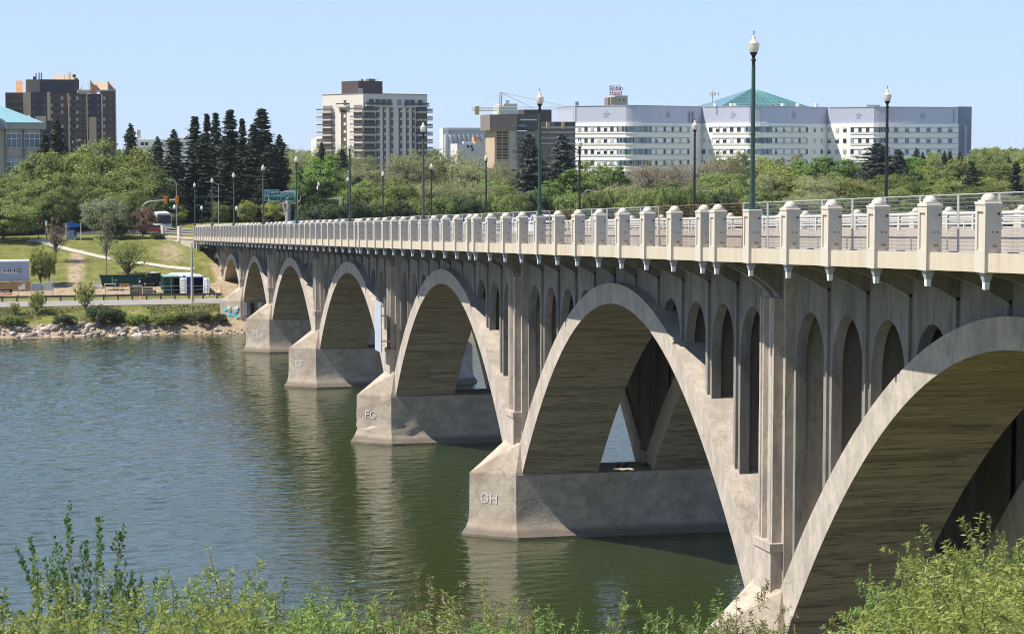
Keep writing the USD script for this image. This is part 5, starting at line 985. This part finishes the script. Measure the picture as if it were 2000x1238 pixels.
o = thing('timber_post', 'short dark timber post in front of the brown crates', 'post', on_ground(256, 577)); obj('shaft', MB().box(-0.12, -0.12, -0.2, 0.12, 0.12, 1.5), 'wood_rail', o)
c = on_ground(312, 574); o = thing('lumber_pile', 'loose pile of pale lumber left of the green container', 'lumber', c); rl = np.random.default_rng(9)
for k in range(14):
    a_ = rl.uniform(-0.5, 0.5); l_ = rl.uniform(0.8, 1.6); ctr = np.array([rl.uniform(-0.9, 0.9), rl.uniform(-0.4, 0.6), 0.06 + 0.03 * k]); d_ = np.array([math.cos(a_), math.sin(a_), rl.uniform(-0.12, 0.12)])
    obj('board', MB().tube([ctr - d_ * l_, ctr + d_ * l_], 0.07, 4), 'lumber', o)
# small utility truck of the yard, ramp boards, cones, wire fence, pole
def car(name, label, loc, rz, body, L=4.6, Wd=1.8, H=1.5, cab=(0.22, 0.9), roofm=None, cat='car', group=None, suv=False):
    o = thing(name, label, cat, loc, rz, group); hw = Wd / 2; zb = 0.62 * H
    prof = [(-L / 2, 0.35), (-L / 2 + 0.05, zb), (-L / 2 + 0.9, zb + 0.06), (L / 2 - 0.2, zb + 0.03), (L / 2, zb - 0.1), (L / 2, 0.35)]
    m = MB().hull([(x, y, z) for x, z in prof for y in (-hw + 0.05, hw - 0.05)] + [(x * 0.99, y, 0.5) for x in (-L / 2, L / 2) for y in (-hw, hw)]); obj('body', m, body, o, smooth=30)
    x0, x1 = -L / 2 + L * cab[0], -L / 2 + L * cab[1]
    obj('cabin', MB().hull([(x0, y, zb) for y in (-hw + 0.1, hw - 0.1)] + [(x1, y, zb) for y in (-hw + 0.1, hw - 0.1)] + [(x0 + (0.2 if suv else 0.7), y, H - 0.06) for y in (-hw + 0.25, hw - 0.25)] + [(x1 - (0.2 if suv else 0.5), y, H - 0.06) for y in (-hw + 0.25, hw - 0.25)]), 'glass_dark', o)
    obj('roof', MB().hull([(x0 + (0.25 if suv else 0.75), y, H - 0.055) for y in (-hw + 0.25, hw - 0.25)] + [(x1 - (0.22 if suv else 0.55), y, H - 0.055) for y in (-hw + 0.25, hw - 0.25)] + [(x0 + 0.9, y, H) for y in (-hw + 0.35, hw - 0.35)] + [(x1 - 0.7, y, H) for y in (-hw + 0.35, hw - 0.35)]), roofm or body, o)
    for t in (0.15, 0.5, 0.85):
        xm = x0 + (x1 - x0) * t
        for s_ in (-1, 1): obj('pillar', MB().tube([(xm, s_ * (hw - 0.09), zb), (xm, s_ * (hw - 0.24), H - 0.05)], 0.045, 4), body, o)
    for x in (-L * 0.31, L * 0.31):
        for s_ in (-1, 1):
            wv = obj('wheel', MB().tube([(x, s_ * (hw - 0.2), 0.33), (x, s_ * (hw + 0.01), 0.33)], 0.33, 14), 'tyre', o); obj('rim', MB().tube([(x, s_ * (hw + 0.012), 0.33), (x, s_ * (hw + 0.02), 0.33)], 0.2, 10), 'galv', wv)
    for s_ in (-1, 1): obj('headlight', MB().box(L / 2 - 0.02, s_ * 0.6 - 0.18, 0.62, L / 2 + 0.015, s_ * 0.6 + 0.18, 0.78), 'white', o); obj('taillight', MB().box(-L / 2 - 0.012, s_ * 0.62 - 0.12, 0.66, -L / 2 + 0.03, s_ * 0.62 + 0.12, 0.86), 'red', o)
    return o
c = on_ground(296, 564); car('utility_truck', 'small blue-fronted utility truck behind the brown crates', (c[0], 306.5, float(gz(c[0], 306.5))), 200, 'iron_dark', 3.8, 1.6, 1.9, (0.1, 0.6), 'white_dirty', 'truck', suv=True)
o = thing('ramp_boards', 'three pale boards leaning on the slope beside the bridge', 'boards', on_ground(415, 578))
for k in range(3): obj('board', MB().hull([(-0.9 + 0.62 * k + s_ + t * 0.55, y, z) for s_ in (0, 0.42) for t, y, z in ((0, -0.1, 0.0), (1, 1.3, 0.85), (0, -0.05, 0.06), (1, 1.35, 0.91))]), 'lumber', o)
for q, (px, py, lab) in enumerate(((35, 579, 'small orange traffic cone near the park sign'), (276, 584, 'orange and white traffic cone at the guard rail by the crates'), (378, 586, 'orange traffic cone beside the tall pole'), (444, 586, 'orange traffic cone next to the painted pier'))):
    o = thing('traffic_cone', lab, 'traffic cone', on_ground(px, py)); obj('base', MB().box(-0.19, -0.19, 0, 0.19, 0.19, 0.04), 'orange', o); obj('cone', MB().lathe([(0.15, 0.04), (0.03, 0.75), (0, 0.76)], n=12), 'orange', o); obj('white_band', MB().lathe([(0.115, 0.26), (0.08, 0.45)], n=12), 'white', o)
fl = thing('site_fence', 'thin wire fence on dark posts in front of the containers', 'fence'); xa, xb = on_ground(205, 577)[0], on_ground(432, 577)[0]; yq = 298.2
for x in np.linspace(xa, xb, 8): obj('post', MB().tube([(x, yq, float(gz(x, yq)) - 0.2), (x, yq, float(gz(x, yq)) + 1.45)], 0.03, 5), 'iron_dark', fl)
for h in (1.4, 0.9): obj('rail', MB().tube([(x, yq, float(gz(x, yq)) + h) for x in np.linspace(xa, xb, 8)], 0.018, 4), 'galv', fl)
c = on_ground(375.5, 592); zt = at(374, 476, c[1])[2]; o = thing('flag_pole', 'tall plain pale metal pole beside the riverside road', 'pole', c); obj('shaft', MB().tube([(0, 0, -0.3), (0, 0, zt - c[2])], [0.19, 0.13], 12), 'galv', o, smooth=40); obj('cap', MB().lathe([(0.15, zt - c[2]), (0.1, zt - c[2] + 0.15), (0, zt - c[2] + 0.2)], n=12), 'galv', o)
# stair rail by the abutment
o = thing('stair_railing', 'grey pipe railing of the steps under the bridge end', 'railing'); a_, b_ = at(413, 535, 316), at(424, 551, 312)
obj('rail', MB().tube([a_, b_], 0.05, 5).tube([a_ - [0, 0, 0.5], b_ - [0, 0, 0.5]], 0.04, 5), 'galv', o)
for t in np.linspace(0, 1, 5): q_ = a_ + (b_ - a_) * t; obj('post', MB().tube([q_, q_ - [0, 0, 1.0]], 0.04, 5), 'galv', o)
# wall and railing of the approach beyond the bridge end
o = thing('approach_wall', 'cream approach wall with posts and pipe rails left of the bridge end', 'wall'); q0 = np.array([0.05, 329.2]); q1 = np.array([at(316, 470, 338.5)[0], 338.5]); dW = unit(q1 - q0); nW = np.array([-dW[1], dW[0]]); Lw = float(np.linalg.norm(q1 - q0))
zb = float(fb(329)); RW = np.array([[dW[0], -dW[1], 0, q0[0]], [dW[1], dW[0], 0, q0[1]], [0, 0, 1, 0], [0, 0, 0, 1]])
obj('wall', MB().box(0, -0.4, 7.5, Lw, 0.0, zb + 0.1).moved(RW), 'barrier', o); obj('coping', MB().box(0, -0.5, zb + 0.103, Lw, 0.1, zb + 0.4).moved(RW), 'fascia_paint', o)
for t in (0.45, 0.97): obj('post', MB().box(Lw * t - 0.35, -0.52, zb - 0.3, Lw * t + 0.35, 0.16, zb + 2.0).moved(RW), 'post_paint', o)
for h in (0.9, 1.25, 1.6): obj('rail', MB().tube([(0.3, -0.2, zb + h), (Lw, -0.2, zb + h)], 0.045, 6).moved(RW), 'rail_paint', o)
# traffic: bus, red car, cars on the deck
p0_, p1_ = at(309, 455, 356), at(333, 427, 356); zg = float(gz(p0_[0], 356)); o = thing('bus', 'grey city bus with a dark windscreen facing the river at the bridge end', 'bus', ((p0_[0] + p1_[0]) / 2, 356, zg + 0.05)); bw = 1.25; bh = max(p1_[2] - zg, 2.9)
obj('body', MB().hull([(x, y, z) for y in (0, 11) for x, z in ((-bw, 0.35), (bw, 0.35), (-bw, bh - 0.3), (bw, bh - 0.3), (-bw + 0.25, bh), (bw - 0.25, bh))]), 'white_dirty', o); obj('windscreen', MB().hull([(x, y, z) for y in (-0.03, 0.02) for x, z in ((-bw + 0.12, 1.1), (bw - 0.12, 1.1), (-bw + 0.2, bh - 0.35), (bw - 0.2, bh - 0.35))]), 'glass_dark', o); obj('side_window', MB().box(-bw - 0.02, 0.8, 1.3, -bw + 0.05, 10, bh - 0.5), 'glass_dark', o)
for s_ in (-1, 1): obj('headlight', MB().box(s_ * 0.9 - 0.2, -0.03, 0.6, s_ * 0.9 + 0.2, 0.03, 0.8), 'white', o); obj('wheel', MB().tube([(s_ * (bw - 0.25), 2, 0.4), (s_ * (bw + 0.01), 2, 0.4)], 0.45, 14), 'tyre', o); obj('mirror', MB().box(s_ * (bw + 0.15) - 0.08, -0.1, 1.8, s_ * (bw + 0.15) + 0.08, -0.02, 2.3), 'black', o)
c = at(301, 452, 348); car('parked_car', 'red car with a pale roof beside the bus at the bridge end', (c[0], 348, float(gz(c[0], 348)) + 0.05), 15, 'car_red', roofm='white')
def deck_z(a): return float(fb(a)) + 0.505
for px, x, lab, bm, L, H, suv in ((1062, 5.6, 'white sport utility car on the deck right of the tall green lamp', 'car_white', 4.8, 1.75, True), (1016, 5.6, 'white car on the deck left of the tall green lamp', 'car_white', 4.6, 1.6, True), (570, 5.6, 'blue pickup truck far along the bridge deck under the road signs', 'car_blue', 5.2, 1.9, True), (968, 9.2, 'silver-white car in the far lane of the deck', 'bus_grey', 4.6, 1.5, False)):
    D = x - CAM[0]; t = FPX * (1 + math.tan(YAW) ** 2) * D / (px - 4); a = t - D * math.tan(YAW)
    car('car_on_deck', lab, (x, a, deck_z(a)), 90, bm, L, 1.85, H, suv=suv, cab=(0.06, 0.78) if suv else (0.2, 0.85))
# green road signs over the bridge end
o = thing('road_sign_gantry', 'pair of green road signs hung over the far end of the bridge', 'road sign'); Yg = 300.0
bx = MB().tube([at(512, 382, Yg + 0.25), at(581, 382, Yg + 0.25)], 0.09, 6).tube([at(512, 375, Yg + 0.25), at(581, 375, Yg + 0.25)], 0.06, 6); obj('cross_beam', bx, 'galv', o)
obj('support_post', MB().tube([at(580.5, 438, Yg + 0.3), at(580.5, 370, Yg + 0.3)], 0.12, 8), 'galv', o); obj('support_post', MB().tube([at(514, 440, Yg + 0.3), at(514, 368, Yg + 0.3)], 0.12, 8), 'lamp_black', o)
def plate(x0, y0, x1, y1, words, nm):
    a_, b_ = at(x0, y1, Yg), at(x1, y0, Yg); e = 0.05
    bd_ = obj('sign_border', MB().box(a_[0], Yg, a_[2], b_[0], Yg + 0.04, b_[2]), 'white', o); obj('sign_face', MB().box(a_[0] + e, Yg - 0.02, a_[2] + e, b_[0] - e, Yg - 0.004, b_[2] - e), 'sign_green', bd_); return bd_
s1 = plate(515.5, 370.5, 545, 392.5, None, ''); s2 = plate(547, 374.5, 575.5, 392.3, None, '')
def st(par, w_, h_, px, py, sx=1.0): text(par, w_, h_, at(px, py, Yg - 0.03), (sx, 0, 0), (0, 0, 1), 'white', 0.006, True)
st(s1, 'WEST', 0.27, 528.5, 377.5); st(s1, 'City Centre', 0.26, 517, 384.2, 1.18); st(s2, 'Spadina Cres', 0.25, 548.5, 380, 1.03); st(s2, 'NORTH   SOUTH', 0.15, 548.8, 384.6, 1.15)
a_ = at(522.5, 377.5, Yg - 0.03); obj('shield', MB().box(a_[0] - 0.28, Yg - 0.035, a_[2] - 0.1, a_[0] + 0.28, Yg - 0.022, a_[2] + 0.42), 'white', s1); obj('shield_face', MB().box(a_[0] - 0.23, Yg - 0.045, a_[2] - 0.06, a_[0] + 0.23, Yg - 0.036, a_[2] + 0.37), 'sign_blue', s1); text(s1, '5', 0.3, (a_[0] - 0.1, Yg - 0.05, a_[2]), (1, 0, 0), (0, 0, 1), 'white', 0.004, True)
def arrow(par, c, ang):
    a = math.radians(ang); d = np.array([math.cos(a), 0, math.sin(a)]); n = np.array([-math.sin(a), 0, math.cos(a)]); c = np.array(c); f_ = np.array([0, -0.01, 0])
    pts = [c - d * 0.28 - n * 0.05, c + d * 0.05 - n * 0.05, c + d * 0.05 - n * 0.2, c + d * 0.3, c + d * 0.05 + n * 0.2, c + d * 0.05 + n * 0.05, c - d * 0.28 + n * 0.05]
    obj('arrow', (np.array(pts), [(0, 1, 5), (0, 5, 6), (2, 3, 4)]), 'white', par)
arrow(s1, at(525, 389.3, Yg - 0.03), -90); arrow(s2, at(560.5, 388, Yg - 0.03), 50)
o = thing('stone_sculpture', 'grey stone column sculpture with pale hoops behind the green road signs', 'sculpture'); Ys = 362.0
b_ = MB().tube([at(563, 440, Ys), at(563, 400, Ys), at(560, 378, Ys)], [0.55, 0.45, 0.5], 9).tube([at(553, 395, Ys), at(557, 410, Ys), at(560, 430, Ys)], [0.3, 0.28, 0.2], 8); obj('column', b_, 'statue', o, smooth=40)
obj('top', MB().hull([at(x, y, Ys + d) for x, y in ((549, 377), (556, 372), (563, 373), (570, 372), (578, 371), (580, 378)) for d in (-0.5, 0.5)]), 'white_dirty', o)
for ca, cb, rr_ in ((553, 385, 2.2), (575, 385, 2.2), (553, 410, 1.4)): c = at(ca, cb, Ys - 0.7); obj('hoop', MB().tube([(c[0] + rr_ * 0.5 * math.cos(t), c[1], c[2] + rr_ * 0.5 * math.sin(t)) for t in np.linspace(-2.6, 0.3, 14)], 0.07, 5), 'lumber', o)
# traffic signals
def signal_arm(name, label, base, pts, heads, Y, m='galv', hm='signal_orange'):
    o = thing(name, label, 'traffic signal'); q_ = [at(x, y, Y) for x, y in pts]; b0_ = np.array([q_[0][0], Y, float(gz(q_[0][0], Y))])
    obj('mast', MB().tube([b0_] + q_, [0.14, 0.12] + [0.09] * (len(q_) - 1), 8), m, o, smooth=50)
    for hx, hy in heads:
        c = at(hx, hy, Y); hd_ = obj('signal_head', MB().box(c[0] - 0.24, Y - 0.35, c[2] - 0.6, c[0] + 0.24, Y - 0.12, c[2] + 0.6), hm, o); obj('backplate', MB().box(c[0] + 0.26, Y - 0.2, c[2] - 0.7, c[0] + 0.5, Y - 0.14, c[2] + 0.5), 'black', o)
        for k in range(3): obj('lens', MB().tube([(c[0], Y - 0.36, c[2] + 0.38 - 0.38 * k), (c[0], Y - 0.352, c[2] + 0.38 - 0.38 * k)], 0.14, 10), 'wood_orange', hd_); obj('visor', MB().box(c[0] - 0.16, Y - 0.52, c[2] + 0.5 - 0.38 * k, c[0] + 0.16, Y - 0.353, c[2] + 0.53 - 0.38 * k), hm, hd_)
    return o
signal_arm('traffic_signal', 'curved traffic signal arm carrying two orange signal heads at the bridge end', None, [(276.5, 410), (279, 402), (285, 396), (293, 393.5), (305, 392.3), (348, 389.5)], [(323.7, 391.8), (345.5, 390.5)], 346)
signal_arm('traffic_signal', 'thin signal arm with one pale signal box right of the spruces', None, [(622, 388), (645, 388.5), (668, 387.5)], [(666, 395)], 372, 'galv', 'white_dirty')
# cobra lamps in the trees
for px, pt, dx, Y, lab in ((1138, 371, 16, 372, 'curved pale cobra-head lamp in front of the trees, middle of the picture'), (1370, 372, 12, 376, 'pale double-arm cobra-head lamp behind a dark bridge lamp'), (926, 372, -14, 380, 'curved cobra-head lamp among the grey-green elms'), (1214, 372, 1, 384, 'slim pale lamp standard among the trees'), (345, 352, -12, 368, 'pale cobra-head lamp arm in front of the spruces'), (427, 355, -22, 372, 'angled cobra-head lamp arm in front of the tall spruces')):
    o = thing('cobra_lamp', lab, 'street lamp'); b_ = at(px, 420, Y); zg = float(gz(b_[0], Y)); top_ = at(px, pt + 8, Y); tip = at(px + dx, pt, Y); mid = at(px + dx * 0.35, pt + 1.5, Y)
    obj('pole', MB().tube([(b_[0], Y, zg), tuple(top_), tuple(mid), tuple(tip)], [0.12, 0.08, 0.06, 0.05] if px > 500 else [0.07, 0.05, 0.03, 0.03], 7), 'white_dirty' if px > 500 else 'galv', o, smooth=60); obj('lamp_head', MB().hull([tip + [x, y, z] for x in (-0.35, 0.35) for y in (-0.14, 0.14) for z in (-0.08, 0.05)]), 'galv', o)
# park lamps in the park beyond
for px, py, lab in ((341, 405, 'small park lamp left of the traffic signals'), (394, 407, 'small park lamp with a dark post in front of the spruces'), (462, 408, 'small park lamp by the yellow-green bush'), (621, 368, 'park lamp right of the road signs')):
    o = thing('park_lamp', lab, 'street lamp'); Y = 360; t_ = at(px, py, Y); zg = float(gz(t_[0], Y)); obj('pole', MB().tube([(t_[0], Y, zg), (t_[0], Y, t_[2] - 0.3)], 0.09, 7), 'lamp_black', o); obj('globe', MB().lathe([(0.1, -0.3), (0.24, 0), (0.2, 0.25), (0.06, 0.42), (0, 0.5)], tuple(t_), 12), 'white', o, smooth=60)
# canopy and markers on the park edge
c0 = on_ground(140, 470); Yc = 338.0; o = thing('blue_canopy', 'blue tent canopy with grey side wall in the shade of the trees', 'tent'); A_ = lambda px, py, d=0: at(px, py, Yc + d) 
obj('roof', MB().hull([A_(126, 436), A_(140, 433.5), A_(160, 438), A_(158, 442), A_(134, 446), A_(127, 440), A_(126, 436, 2.5), A_(140, 433.5, 2.5), A_(160, 438, 2.5), A_(158, 442, 2.5)]), 'tarp_blue', o); obj('side_wall', MB().hull([A_(128, 450), A_(144, 449), A_(144, 467), A_(130, 469), A_(128, 450, 0.1), A_(144, 449, 0.1), A_(144, 467, 0.1), A_(130, 469, 0.1)]), 'canvas_blue', o)
obj('flap', MB().hull([A_(127, 441, -0.1), A_(131, 441, -0.1), A_(136, 452, -0.1), A_(128, 453, -0.1), A_(127, 441), A_(136, 452)]), 'tarp_blue', o)
for px in (129, 158): obj('pole', MB().tube([A_(px, 472, -0.2), A_(px, 436, -0.2)], 0.05, 6), 'white_dirty', o)
c = at(147, 452, Yc + 1.0)
o = thing('person', 'person in blue sitting under the blue canopy', 'person', (c[0], Yc + 0.9, float(gz(c[0], Yc + 0.9))))
J = {'hip': (0, 0, .62), 'chest': (0, .05, 1.12), 'neck': (0, .03, 1.3), 'head': (0, -.02, 1.44), 'ls': (-.19, .04, 1.2), 'rs': (.19, .04, 1.2), 'le': (-.25, -.08, .93), 're': (.25, -.08, .93), 'lh': (-.14, -.32, .86), 'rh': (.14, -.32, .86), 'lk': (-.14, -.45, .62), 'rk': (.14, -.45, .62), 'la': (-.14, -.5, .1), 'ra': (.14, -.5, .1), 'lt': (-.14, -.66, .06), 'rt': (.14, -.66, .06)}
RAD = {'hip': .15, 'chest': .15, 'neck': .06, 'head': .105, 'ls': .07, 'rs': .07, 'le': .05, 're': .05, 'lh': .04, 'rh': .04, 'lk': .07, 'rk': .07, 'la': .045, 'ra': .045, 'lt': .04, 'rt': .04}
body = m3.Manifold()
for a_, b_ in (('hip', 'chest'), ('chest', 'neck'), ('neck', 'head'), ('chest', 'ls'), ('chest', 'rs'), ('ls', 'le'), ('rs', 're'), ('le', 'lh'), ('re', 'rh'), ('hip', 'lk'), ('hip', 'rk'), ('lk', 'la'), ('rk', 'ra'), ('la', 'lt'), ('ra', 'rt')):
    body += m3.Manifold.batch_hull([m3.Manifold.sphere(RAD[j], 12).translate(J[j]) for j in (a_, b_)])
bm_ = body.refine_to_length(0.06).to_mesh(); tb = trimesh.Trimesh(bm_.vert_properties[:, :3], bm_.tri_verts); trimesh.smoothing.filter_taubin(tb, iterations=8)
obj('body', (np.asarray(tb.vertices), np.asarray(tb.faces)), 'tarp_blue', o, smooth=True); obj('hair', MB().mesh(trimesh.creation.icosphere(2, 0.112).apply_translation((0, 0.01, 1.46))), 'bark', o, smooth=True)
o2 = thing('bench', 'low bench under the blue canopy', 'bench', (c[0], Yc + 0.95, float(gz(c[0], Yc + 0.95)))); obj('seat', MB().box(-0.9, -0.15, 0.40, 0.9, 0.3, 0.46), 'wood_rail', o2)
for x in (-0.7, 0.7): obj('leg', MB().box(x - 0.05, -0.1, 0, x + 0.05, 0.25, 0.398), 'wood_rail', o2)
o = thing('marker_pole', 'white and red banded marker pole at the head of the footpath', 'pole', on_ground(91, 467)); zt = at(90, 432, o.GetAttribute('xformOp:translate').Get()[1])[2] - o.GetAttribute('xformOp:translate').Get()[2]
obj('lower_shaft', MB().tube([(0, 0, 0), (0, 0, zt * 0.34)], 0.08, 8), 'iron_dark', o)
for k, m_ in ((0.34, 'white'), (0.56, 'red'), (0.74, 'white')): obj('band', MB().tube([(0, 0, zt * k + 0.002), (0, 0, zt * (k + {0.34: 0.22, 0.56: 0.18, 0.74: 0.26}[k]))], 0.15 if k != 0.56 else 0.2, 10), m_, o)
o = thing('red_post_lamp', 'dark post topped with a red box at the head of the footpath', 'post', on_ground(75, 467)); obj('shaft', MB().tube([(0, 0, 0), (0, 0, 2.3)], 0.06, 8), 'iron_dark', o); obj('collar', MB().tube([(0, 0, 2.3), (0, 0, 2.6)], 0.1, 8), 'white', o); obj('red_box', MB().hull([(x, y, z) for z, g in ((2.6, 0.2), (2.75, 0.28), (3.1, 0.22)) for x in (-g, g) for y in (-g, g)]), 'red', o)
c = on_ground(84, 470); o = thing('stone_slab', 'pale round stone slab where the footpath begins', 'slab', c); obj('slab', MB().tube([(0, 0, -0.2), (0, 0, 0.2)], [1.2, 1.1], 18), 'path', o)

# boulders along the waterline
rb_ = np.random.default_rng(21); RK = []
for s in range(5):
    m = trimesh.creation.icosphere(2); v = np.asarray(m.vertices) * (0.72 + 0.6 * meshkit.fbm(np.asarray(m.vertices) * 1.3 + s * 7, 3, s)[:, None]) * [1.1, 0.8, 0.62]
    k = klass(f'boulder_{"abcde"[s]}'); obj('stone', (v, np.asarray(m.faces)), 'rock' if s < 4 else 'rock_dark', k, smooth=28); RK.append(k)
for q in range(230):
    px = rb_.uniform(-20, 305) if q < 190 else rb_.uniform(300, 480); y = rb_.uniform(281.0, 283.7) if q < 190 else rb_.uniform(281.0, 282.2); x = at(px, 650, y)[0]; s = rb_.uniform(0.16, 0.36) * (1.9 if rb_.random() < 0.15 else 1) * (1 if q < 190 else 0.7)
    copy_of(RK[min(rb_.integers(7), 4)], 'boulder', 'pale boulder in the riprap along the far waterline', 'boulder', (x, y, float(gz(x, y)) + s * 0.12), rb_.uniform(0, 360), s, 'boulders of the riprap')
# rough grass on the bank
n = 9000; gxr = rb_.uniform(-40, 4, n); gyr = 283.2 + 6.2 * rb_.random(n); c = np.stack([gxr, gyr, gz(gxr, gyr) + 0.14], -1); keep = meshkit.fbm(c * [0.35, 0.5, 0], 3, 2) > 0.47; c = c[keep]; n = len(c)
u = unit(rb_.normal(size=(n, 3)) * [0.6, 0.6, 0.2] + [0, 0, 1]) * rb_.uniform(0.08, 0.24, (n, 1)); v = unit(np.cross(u, rb_.normal(size=(n, 3)))) * 0.07
g1_ = obj('bank_grass', rhombs(c[: n // 2], u[: n // 2], v[: n // 2]), 'dry_grass'); tag(g1_, 'dry tufted grass on the far river bank', 'grass', kind='stuff'); g2_ = obj('bank_grass', rhombs(c[n // 2:], u[n // 2:], v[n // 2:]), 'grass_blade'); tag(g2_, 'green tufted grass mixed in on the far river bank', 'grass', kind='stuff')

# ------------------------------------------------------------------ foreground willows on the near bank
def willow(name, seed, leaf, R=1.7, H=7.5, top=3.0, nshoot=620, per=46, ll=0.055, lw=0.0115, upright=0.3, droop=0.55, bark='twig', long_=0.06):
    """A shrub-tree seen from above its crown: leaves hang along many fine shoots in rounded, uneven clumps."""
    r = np.random.default_rng(seed); k = klass(name); C, U, V = [], [], []; lb = MB()
    d = rand_dirs(nshoot * 2, r); d = d[d[:, 2] > -0.4][:nshoot]
    lump = 0.55 + 0.85 * meshkit.fbm(d * 2.6 + seed, 3, seed)
    o = d * (r.random((len(d), 1)) ** 0.38) * lump[:, None] * [R, R, top * 0.72]; o[:, 2] += H - top * 0.78
    for q in range(len(d)):
        lng = r.random() < long_; L = r.uniform(0.28, 0.6) * (2.0 if lng else 1); dr = unit(d[q] * [1, 1, 0.7] * 0.8 + [0, 0, upright + (0.6 if lng else 0)] + r.normal(size=3) * 0.4); s = np.linspace(0, 1, 6)
        path = o[q] + np.outer(s * L, dr) + np.outer(s ** 2 * L * -0.2, [0, 0, 1.0]); lb.tube(path, np.linspace(0.007, 0.002, 6), 3, False)
        n = int(per * (L if not lng else L * 0.8) / 0.5); t = 1 - r.random(n) ** 1.3 * 0.95; base = np.stack([np.interp(t, s, path[:, c_]) for c_ in range(3)], -1)
        side = unit(np.cross(dr, r.normal(size=(n, 3)))); ld = unit(side * 0.9 + dr * r.uniform(0.1, 0.9, (n, 1)) + [0, 0, -droop] * r.uniform(0.0, 1.4, (n, 1))); sz = r.uniform(0.55, 1.35, (n, 1)) * ll * (1.1 - 0.35 * t[:, None])
        nv = unit(np.cross(ld, r.normal(size=(n, 3)) + [0, 0, 0.6])); C.append(base + ld * sz); U.append(ld * sz); V.append(nv * lw * sz / ll * r.uniform(0.7, 1.3, (n, 1)))
    st_ = MB()
    for q in range(0, len(d), 9):
        b0 = np.array([r.normal() * 0.15, r.normal() * 0.15, 0.0]); md = b0 * 0.4 + o[q] * [0.4, 0.4, 0.55]; st_.tube([b0 - [0, 0, 0.4], md, o[q]], [0.05, 0.03, 0.008], 4, False)
    obj('crown', rhombs(np.vstack(C), np.vstack(U), np.vstack(V)), leaf, k); obj('stem', st_, bark, k); obj('twig', lb, bark, k)
    return k
WK = [willow('willow_a', 51, 'willow'), willow('willow_b', 52, 'willow_green'), willow('willow_c', 53, 'willow', R=1.5), willow('willow_d', 54, 'willow_green', R=1.6, upright=0.5), willow('willow_e', 55, 'seedy', R=1.3, nshoot=460), willow('maple_a', 56, 'maple', R=1.9, H=7.5, top=4.8, nshoot=260, per=40, ll=0.045, lw=0.024, upright=1.6, droop=0.1, bark='bark', long_=0.5)]
bush_seen = {}
def bush(k, px, ptop, Y, label, sc=1.0, rz=None):
    n_ = bush_seen[label] = bush_seen.get(label, 0) + 1
    if bush_total.get(label, 1) > 1: label += f', {ORD[n_ - 1]} from the left'
    t = at(px, ptop, Y); z = float(gz(t[0], Y)); h = (t[2] - z) / (7.5 if k < 5 else 7.2)
    copy_of(WK[k], 'willow_shrub' if k < 5 else 'maple_sapling', label, 'shrub', (t[0], Y, z), random.uniform(0, 360) if rz is None else rz, (sc, sc, h), 'shrubs along the near bank')
ff = [(0, 20, 1150, 30, 1.0), (1, 330, 1140, 32, 1.0), (2, 105, 1172, 27, 1.0), (0, 190, 1180, 26, 0.95), (0, 445, 1128, 31, 1.05), (1, 540, 1120, 32, 1.0), (3, 600, 1130, 30, 0.9), (0, 500, 1185, 26, 1.0), (1, 660, 1160, 29, 1.0), (0, 290, 1190, 25, 1.0), (2, 735, 1165, 30, 0.9), (4, 812, 1140, 31, 0.8), (4, 870, 1165, 29, 0.9), (0, 930, 1165, 30, 0.9), (3, 990, 1170, 29, 0.9), (1, 1070, 1175, 30, 0.8), (4, 985, 1205, 26, 0.8), (1, 620, 1195, 25, 1.0), (0, 770, 1200, 25, 1.0), (1, 900, 1205, 25, 0.9), (2, 1190, 1212, 30, 0.7), (1, 1290, 1200, 29, 0.7), (3, 1400, 1180, 31, 0.75), (4, 1455, 1175, 30, 0.7), (0, 395, 1190, 25, 0.9),
      (0, 1960, 1050, 30, 1.15), (2, 1895, 1070, 32, 1.0), (0, 1830, 1110, 30, 1.0), (1, 1780, 1120, 33, 0.75), (0, 1880, 1130, 26, 1.1), (2, 1990, 1110, 26, 1.1), (3, 1770, 1190, 28, 0.8), (0, 1960, 1180, 23, 1.0), (1, 1935, 1042, 34, 0.6)]
NW = {0: 'yellow-green willow shrub', 1: 'fresh green willow shrub', 2: 'yellow-green leafy shrub', 3: 'green upright willow shrub', 4: 'tan-seeded willow shrub'}
def side(px): return 'in the right corner under the nearest arch' if px > 1700 else 'at the bottom left' if px < 400 else 'at the bottom, left of the bright reflection' if px < 900 else 'at the bottom below the near pier'
bush_total = {}
for q in ff: bush_total[f'{NW[q[0]]} {side(q[1])}'] = bush_total.get(f'{NW[q[0]]} {side(q[1])}', 0) + 1
for k_, px, pt, Y, sc in sorted(ff, key=lambda q: q[1]): bush(k_, px, pt + (26 if 480 < px < 1120 else 8 if px < 480 else 0), Y, f'{NW[k_]} {side(px)}', sc)
bush(5, 130, 1040, 41, 'taller dark-stemmed sapling with upright shoots at the lower left'); bush(5, 205, 1085, 42, 'second upright-shooted sapling at the lower left', 0.8)

# ------------------------------------------------------------------ air
hz = usdkit.material(stage, '/World/Looks/haze', {'v': ('principled_volume', {'color': (0.86, 0.92, 1.0), 'density': 0.00005, 'anisotropy': 0.2})}, [], volume='v.volume')
M['haze'] = hz
h_ = obj('haze', MB().box(-7000, -5000, -4.6, 7000, 7000, 72), 'haze'); tag(h_, 'thin summer haze over the river and the city', 'haze', kind='stuff')
